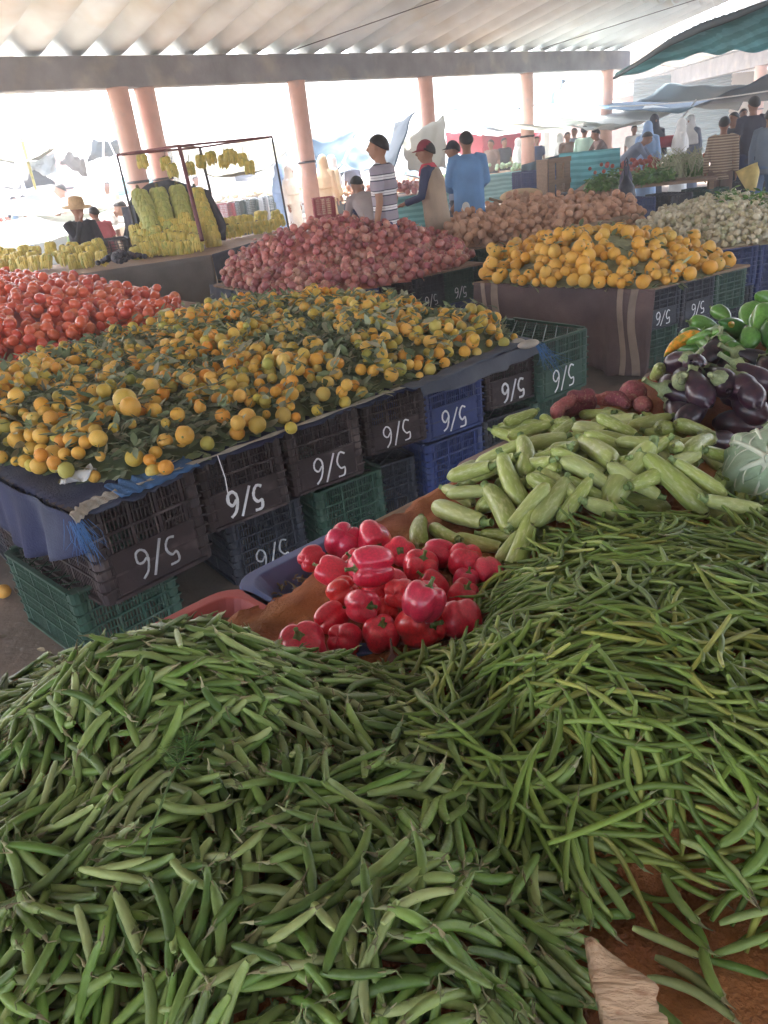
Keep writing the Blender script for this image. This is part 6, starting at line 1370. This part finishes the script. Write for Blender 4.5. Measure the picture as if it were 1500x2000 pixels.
    if hair:
        q = MB(); V = []; n = 18; m_ = 9
        for i in range(m_+1):
            a = i/m_*1.95
            for k in range(n):
                t = 2*math.pi*k/n; bk_ = math.sin(t); cut = .70+.30*max(0, bk_)-.24*max(0, -bk_); aa = a*cut; V.append(hv((.088*math.sin(aa)*math.cos(t), .106*math.sin(aa)*math.sin(t)+.008, .112*math.cos(aa)+.002)))
        q.add(V, [(i*n+k, i*n+(k+1) % n, (i+1)*n+(k+1) % n, (i+1)*n+k) for i in range(m_) for k in range(n)]); q.build('hair', hairm, root, smooth=True, solid=.008)
    if hood:
        q = MB(); q.ball(hv((0, .012, .01)), (.10, .115, .128), 14, 10, Rz); q.tube([hd-Vector((0, 0, .03)), neck-ax*.02, sh-ax*.1, sh-ax*.32], [(.10, .11), (.13, .12), (.24, .17), (.26, .20)], 14, up=up); q.build('headscarf', hood, root, remesh=vox*1.1)
    if cap:
        q = MB(); q.add([hv((.088*math.sin(a)*math.cos(t), .104*math.sin(a)*math.sin(t), .125*math.cos(a)+.005)) for a in [i*1.5/7 for i in range(8)] for t in [6.2832*k/18 for k in range(18)]], [(i*18+k, i*18+(k+1) % 18, (i+1)*18+(k+1) % 18, (i+1)*18+k) for i in range(7) for k in range(18)])
        q.sheet(lambda u, v: hv((.072*math.sin((u-.5)*2.6), -.085*math.cos((u-.5)*2.0)-.075*v*math.cos((u-.5)*2.4), .035-.02*v)), 10, 3); q.build('cap', cap, root, smooth=True, solid=.006)
    if hat:
        q = MB(); pr = [(.19, .03), (.17, .035), (.10, .05), (.098, .10), (.085, .145), (.04, .16), (.003, .158)]; Mh = Matrix.Translation(hd) @ Rz.to_4x4() @ Matrix.Scale(1.05, 4)
        q.lathe([(r, z) for r, z in pr], 20, Mh, cap=False); q.build('straw_hat', hat, root, smooth=True, solid=.006)
    return root
def ground_at(px, py, dp): p = D(px, py, dp); return Vector((p.x, p.y, 0))
# striped shirt material: stripes run round the body
def stripes(name, base, bands, scale, k=.5):
    m = bpy.data.materials.new(name); m.use_nodes = True; n = m.node_tree.nodes; l = m.node_tree.links; b = n['Principled BSDF']; b.inputs['Roughness'].default_value = .9
    tc = n.new('ShaderNodeTexCoord'); sp = n.new('ShaderNodeSeparateXYZ'); l.new(tc.outputs['Object'], sp.inputs[0]); mu = n.new('ShaderNodeMath'); mu.operation = 'MULTIPLY'; mu.inputs[1].default_value = scale; l.new(sp.outputs['Z'], mu.inputs[0])
    fr = n.new('ShaderNodeMath'); fr.operation = 'FRACT'; l.new(mu.outputs[0], fr.inputs[0]); cr = n.new('ShaderNodeValToRGB'); cr.color_ramp.interpolation = 'CONSTANT'; l.new(fr.outputs[0], cr.inputs[0]); e = cr.color_ramp.elements
    e[0].position = 0; e[0].color = (*base, 1); e[1].position = bands[0][0]; e[1].color = (*bands[0][1], 1)
    for p_, c in bands[1:]: q = e.new(p_); q.color = (*c, 1)
    l.new(cr.outputs[0], b.inputs['Base Color']); return m
sm1 = stripes('striped_jersey', (.34, .31, .36), [(.42, (.05, .05, .08)), (.50, (.78, .78, .78)), (.62, (.34, .31, .36)), (.66, (.78, .78, .78)), (.78, (.05, .05, .08)), (.84, (.34, .31, .36))], 7.0)
cg = stripes('striped_cardigan', (.20, .13, .10), [(.55, (.46, .36, .26))], 24)
W_ = cloth('white_cloth', (.72, .72, .70)); BL = cloth('blue_gandoura', (.13, .27, .50)); TAN = cloth('tan_vest', (.40, .31, .23)); NAV = cloth('navy_cloth', (.04, .05, .11)); GR = cloth('grey_overall', (.36, .31, .30)); DK = cloth('dark_cloth', (.03, .032, .045)); JN = cloth('jeans', (.13, .20, .34)); PK_ = cloth('pink_shirt', (.55, .13, .15)); MINT = cloth('mint_shirt', (.42, .62, .52)); BR = cloth('brown_shirt', (.17, .11, .09)); SL = cloth('slate_shirt', (.17, .20, .27)); OCH = cloth('ochre_robe', (.60, .48, .30)); KH = cloth('khaki_trousers', (.38, .31, .23)); RC = cloth('maroon_cap', (.22, .03, .05)); RS = cloth('red_scarf', (.50, .05, .08)); LB = cloth('light_blue_robe', (.30, .44, .66)); STR = mat('straw', [(.60, .42, .24)], .8, nscale=40, mott=.2, bump=.4)
def yaw_to(p, a): return math.atan2(p.y, p.x)-math.pi/2 + a     # a=0 faces the viewer, pi faces away, +pi/2 the left of the picture is -pi/2
LEFT = -math.pi/2
p = ground_at(752, 400, 8.1); person(p, yaw_to(p, LEFT-.35), 1.84, 'tall dark haired man in a grey shirt with white stripes, looking left', top=sm1, bottom=cloth('navy_trousers', (.035, .05, .13)), arms='down', vox=.009, skin_m='a')
p = ground_at(733, 410, 9.2); person(p, yaw_to(p, math.pi+.5), 1.60, 'person in a plain grey overall half hidden behind the striped shirt man', top=GR, bottom=GR, arms='front', sleeve='long', lean=.75, vox=.012)
p = ground_at(692, 420, 9.6); person(p, yaw_to(p, math.pi-.3), 1.45, 'crouching person in dark blue left of the grey overall', pose='bend', top=NAV, bottom=NAV, sleeve='long', lean=-.5, vox=.014)
p = ground_at(852, 400, 8.9); r = person(p, yaw_to(p, LEFT-.25), 1.74, 'man in a maroon cap, red neck scarf and long tan vest, leaning over a table', top=NAV, vest=TAN, bottom=KH, arms='front', sleeve='long', cap=RC, hair=True, lean=.10, vox=.009, skin_m='b')
q = MB(); q.tube([(0, -.06, 1.40), (0, -.065, 1.46), (0, -.07, 1.52)], [(.15, .13), (.12, .11), (.075, .075)], 14, up=(1, 0, 0)); q.build('neck_scarf', RS, r, remesh=.012)
p = ground_at(917, 400, 10.0); person(p, yaw_to(p, math.pi+.2), 1.80, 'man in a long sky blue robe seen from behind, holding a small white bag', robe=BL, arms='front', vox=.011, skin_m='b')
p = ground_at(893, 400, 11.2); person(p, yaw_to(p, LEFT), 1.70, 'person in dark clothes partly hidden behind the blue robe', top=SL, bottom=DK, vox=.014, cap=DK)
wb = MB(); wb.ball(D(910, 404, 9.7), (.05, .04, .06), 10, 8); wb.build('white_bag', M['cwhite'], smooth=True, label='small white plastic bag held by the man in the blue robe', cat='bag')
# seated pair and the bending man on the left
p = ground_at(160, 480, 10.1); person(p, yaw_to(p, .35), 1.66, 'seated man in a straw hat and dark coat resting his chin on his hand', pose='sit', top=DK, vest=cloth('scarf_pink', (.40, .24, .22)) if 0 else None, bottom=DK, sleeve='long', hat=STR, arms='chin', arm2='front', vox=.011, seat=.74)
p = ground_at(205, 470, 11.0); person(p, yaw_to(p, math.pi+.4), 1.45, 'seated child in a pink red shirt with hair in a bun, seen from behind', pose='sit', top=PK_, bottom=DK, vox=.012, seat=.68, z0=.12)
p = ground_at(168, 440, 12.6); person(p, yaw_to(p, LEFT+2.9), 1.78, 'man in blue jeans bending down behind the straw hat', pose='bend', top=W_, bottom=JN, vox=.014)
p = ground_at(132, 420, 14.5); person(p, yaw_to(p, LEFT), 1.75, 'man in a white shirt and green trousers standing behind the bending man', top=W_, bottom=cloth('green_trousers', (.22, .33, .16)), arms='reach', vox=.014)
far = [(212, 385, 17, .3, 1.7, dict(robe=OCH), 'person in an ochre robe right of the thin white post'), (30, 410, 15, 1.2, 1.5, dict(robe=LB, hood=W_), 'person in pale blue crouched at the left edge'), (24, 385, 19, .5, 1.6, dict(top=DK, bottom=DK), 'dark clad person in the shade under the olive awning'), (45, 385, 19.5, -.5, 1.6, dict(top=PK_, bottom=DK), 'person in pink in the shade under the olive awning'),
 (635, 360, 15.5, 2.6, 1.72, dict(robe=OCH, hood=OCH, hair=False), 'person in a hooded ochre robe beside the leaning pink column'), (652, 358, 16.5, 2.0, 1.7, dict(robe=OCH, hair=False, hood=W_), 'person in an ochre robe and white scarf right of the other'), (548, 362, 17, 2.2, 1.65, dict(robe=LB, hood=LB, hair=False), 'woman in a light blue robe left of the leaning pink column'), (567, 365, 16, 1.0, 1.6, dict(robe=W_, hood=W_, hair=False), 'woman in white close to the leaning pink column'), (385, 370, 19, .5, 1.6, dict(robe=W_), 'person in white behind the upright banana stems'),
 (690, 352, 18, .6, 1.6, dict(top=SL, bottom=DK), 'person behind the grey overall by the far stall'), (985, 300, 21, .6, 1.65, dict(top=DK, bottom=DK), 'dark clad person left of the third column'), (1012, 298, 22, 1.6, 1.6, dict(robe=W_, hood=W_, hair=False), 'small figure in white left of the third column'), (960, 305, 20, -.6, 1.65, dict(top=BR, bottom=DK), 'man in brown beyond the blue robe'),
 (1048, 285, 21, .2, 1.6, dict(top=NAV, bottom=DK), 'dark figure just right of the third column'), (1093, 278, 22, 1.6, 1.6, dict(robe=W_, hood=W_, hair=False), 'figure in white shawl among the crowd before the salmon wall'), (1108, 275, 20, .5, 1.62, dict(top=BR, bottom=DK), 'short person in brown among the crowd before the salmon wall'), (1122, 270, 21, -.4, 1.7, dict(top=SL, bottom=DK), 'person in slate left of the mint shirt'),
 (1141, 270, 18.5, 2.8, 1.72, dict(top=MINT, bottom=DK, sleeve='long'), 'man in a mint green shirt seen from behind'), (1187, 275, 17, -1.2, 1.7, dict(top=BR, bottom=DK, sleeve='long', lean=.45, arms='reach'), 'man in brown stooping over the teal cloth wall'), (1213, 290, 15.5, 1.4, 1.72, dict(top=SL, bottom=DK, sleeve='long', pose='bend', lean=-.25, arms='reach'), 'man in slate grey bending to the left over his goods'),
 (1238, 268, 20, .3, 1.6, dict(top=W_, bottom=DK), 'person in white behind the bending grey man'), (1265, 262, 15.5, 2.9, 1.66, dict(robe=LB, hair=False, hood=LB), 'woman in a light blue robe and veil'), (1277, 250, 17, .4, 1.78, dict(robe=DK, hair=False, hood=DK), 'woman in black beside the light blue robe'), (1329, 268, 16.5, 1.9, 1.64, dict(robe=W_, hair=False, hood=W_), 'woman wrapped in white before the green shutter'), (1348, 262, 17.5, -.5, 1.68, dict(robe=SL, hair=False, hood=W_), 'woman in slate with a white headscarf beside the woman in white'),
 (1410, 300, 11.6, math.pi-.1, 1.62, dict(top=cg, bottom=BR, sleeve='long', vox=.011), 'woman in a brown striped cardigan seen from behind'), (1430, 280, 13.2, -.8, 1.66, dict(top=DK, bottom=DK, vox=.013), 'man in a dark t-shirt beyond the striped cardigan'), (1466, 280, 12.6, math.pi+.4, 1.86, dict(top=cloth('charcoal_shirt', (.045, .045, .07)), bottom=NAV, vox=.011), 'tall man in a charcoal shirt with short dark hair'), (1498, 300, 11.4, math.pi-.3, 1.66, dict(top=cloth('denim', (.16, .20, .26)), bottom=JN, sleeve='long', vox=.011), 'person in a grey denim jacket at the right edge carrying a backpack'), (1448, 262, 17, .4, 1.7, dict(top=W_, bottom=DK), 'person in a white shirt between the dark clad men')]
for x, y, dp, a, h, kw, lb in far:
    p = ground_at(x, y, dp); kw.setdefault('vox', .018); person(p, yaw_to(p, a), h, lb, **kw)
# ================= haze: even volume put in mostly for lens glare, the sky outside it
hz = MB(); hz.box((0, 60, 9), (330, 330, 21)); hm_ = bpy.data.materials.new('haze'); hm_.use_nodes = True; n = hm_.node_tree.nodes; n.remove(n['Principled BSDF'])
pv_ = n.new('ShaderNodeVolumePrincipled'); pv_.inputs['Color'].default_value = (.92, .95, 1.0, 1); pv_.inputs['Density'].default_value = 0.0075; pv_.inputs['Anisotropy'].default_value = .3
hm_.node_tree.links.new(pv_.outputs[0], n['Material Output'].inputs['Volume']); hz.build('haze', hm_, kind='stuff', label='faint pale haze in the air of the market, mostly standing in for lens glare', cat='haze')
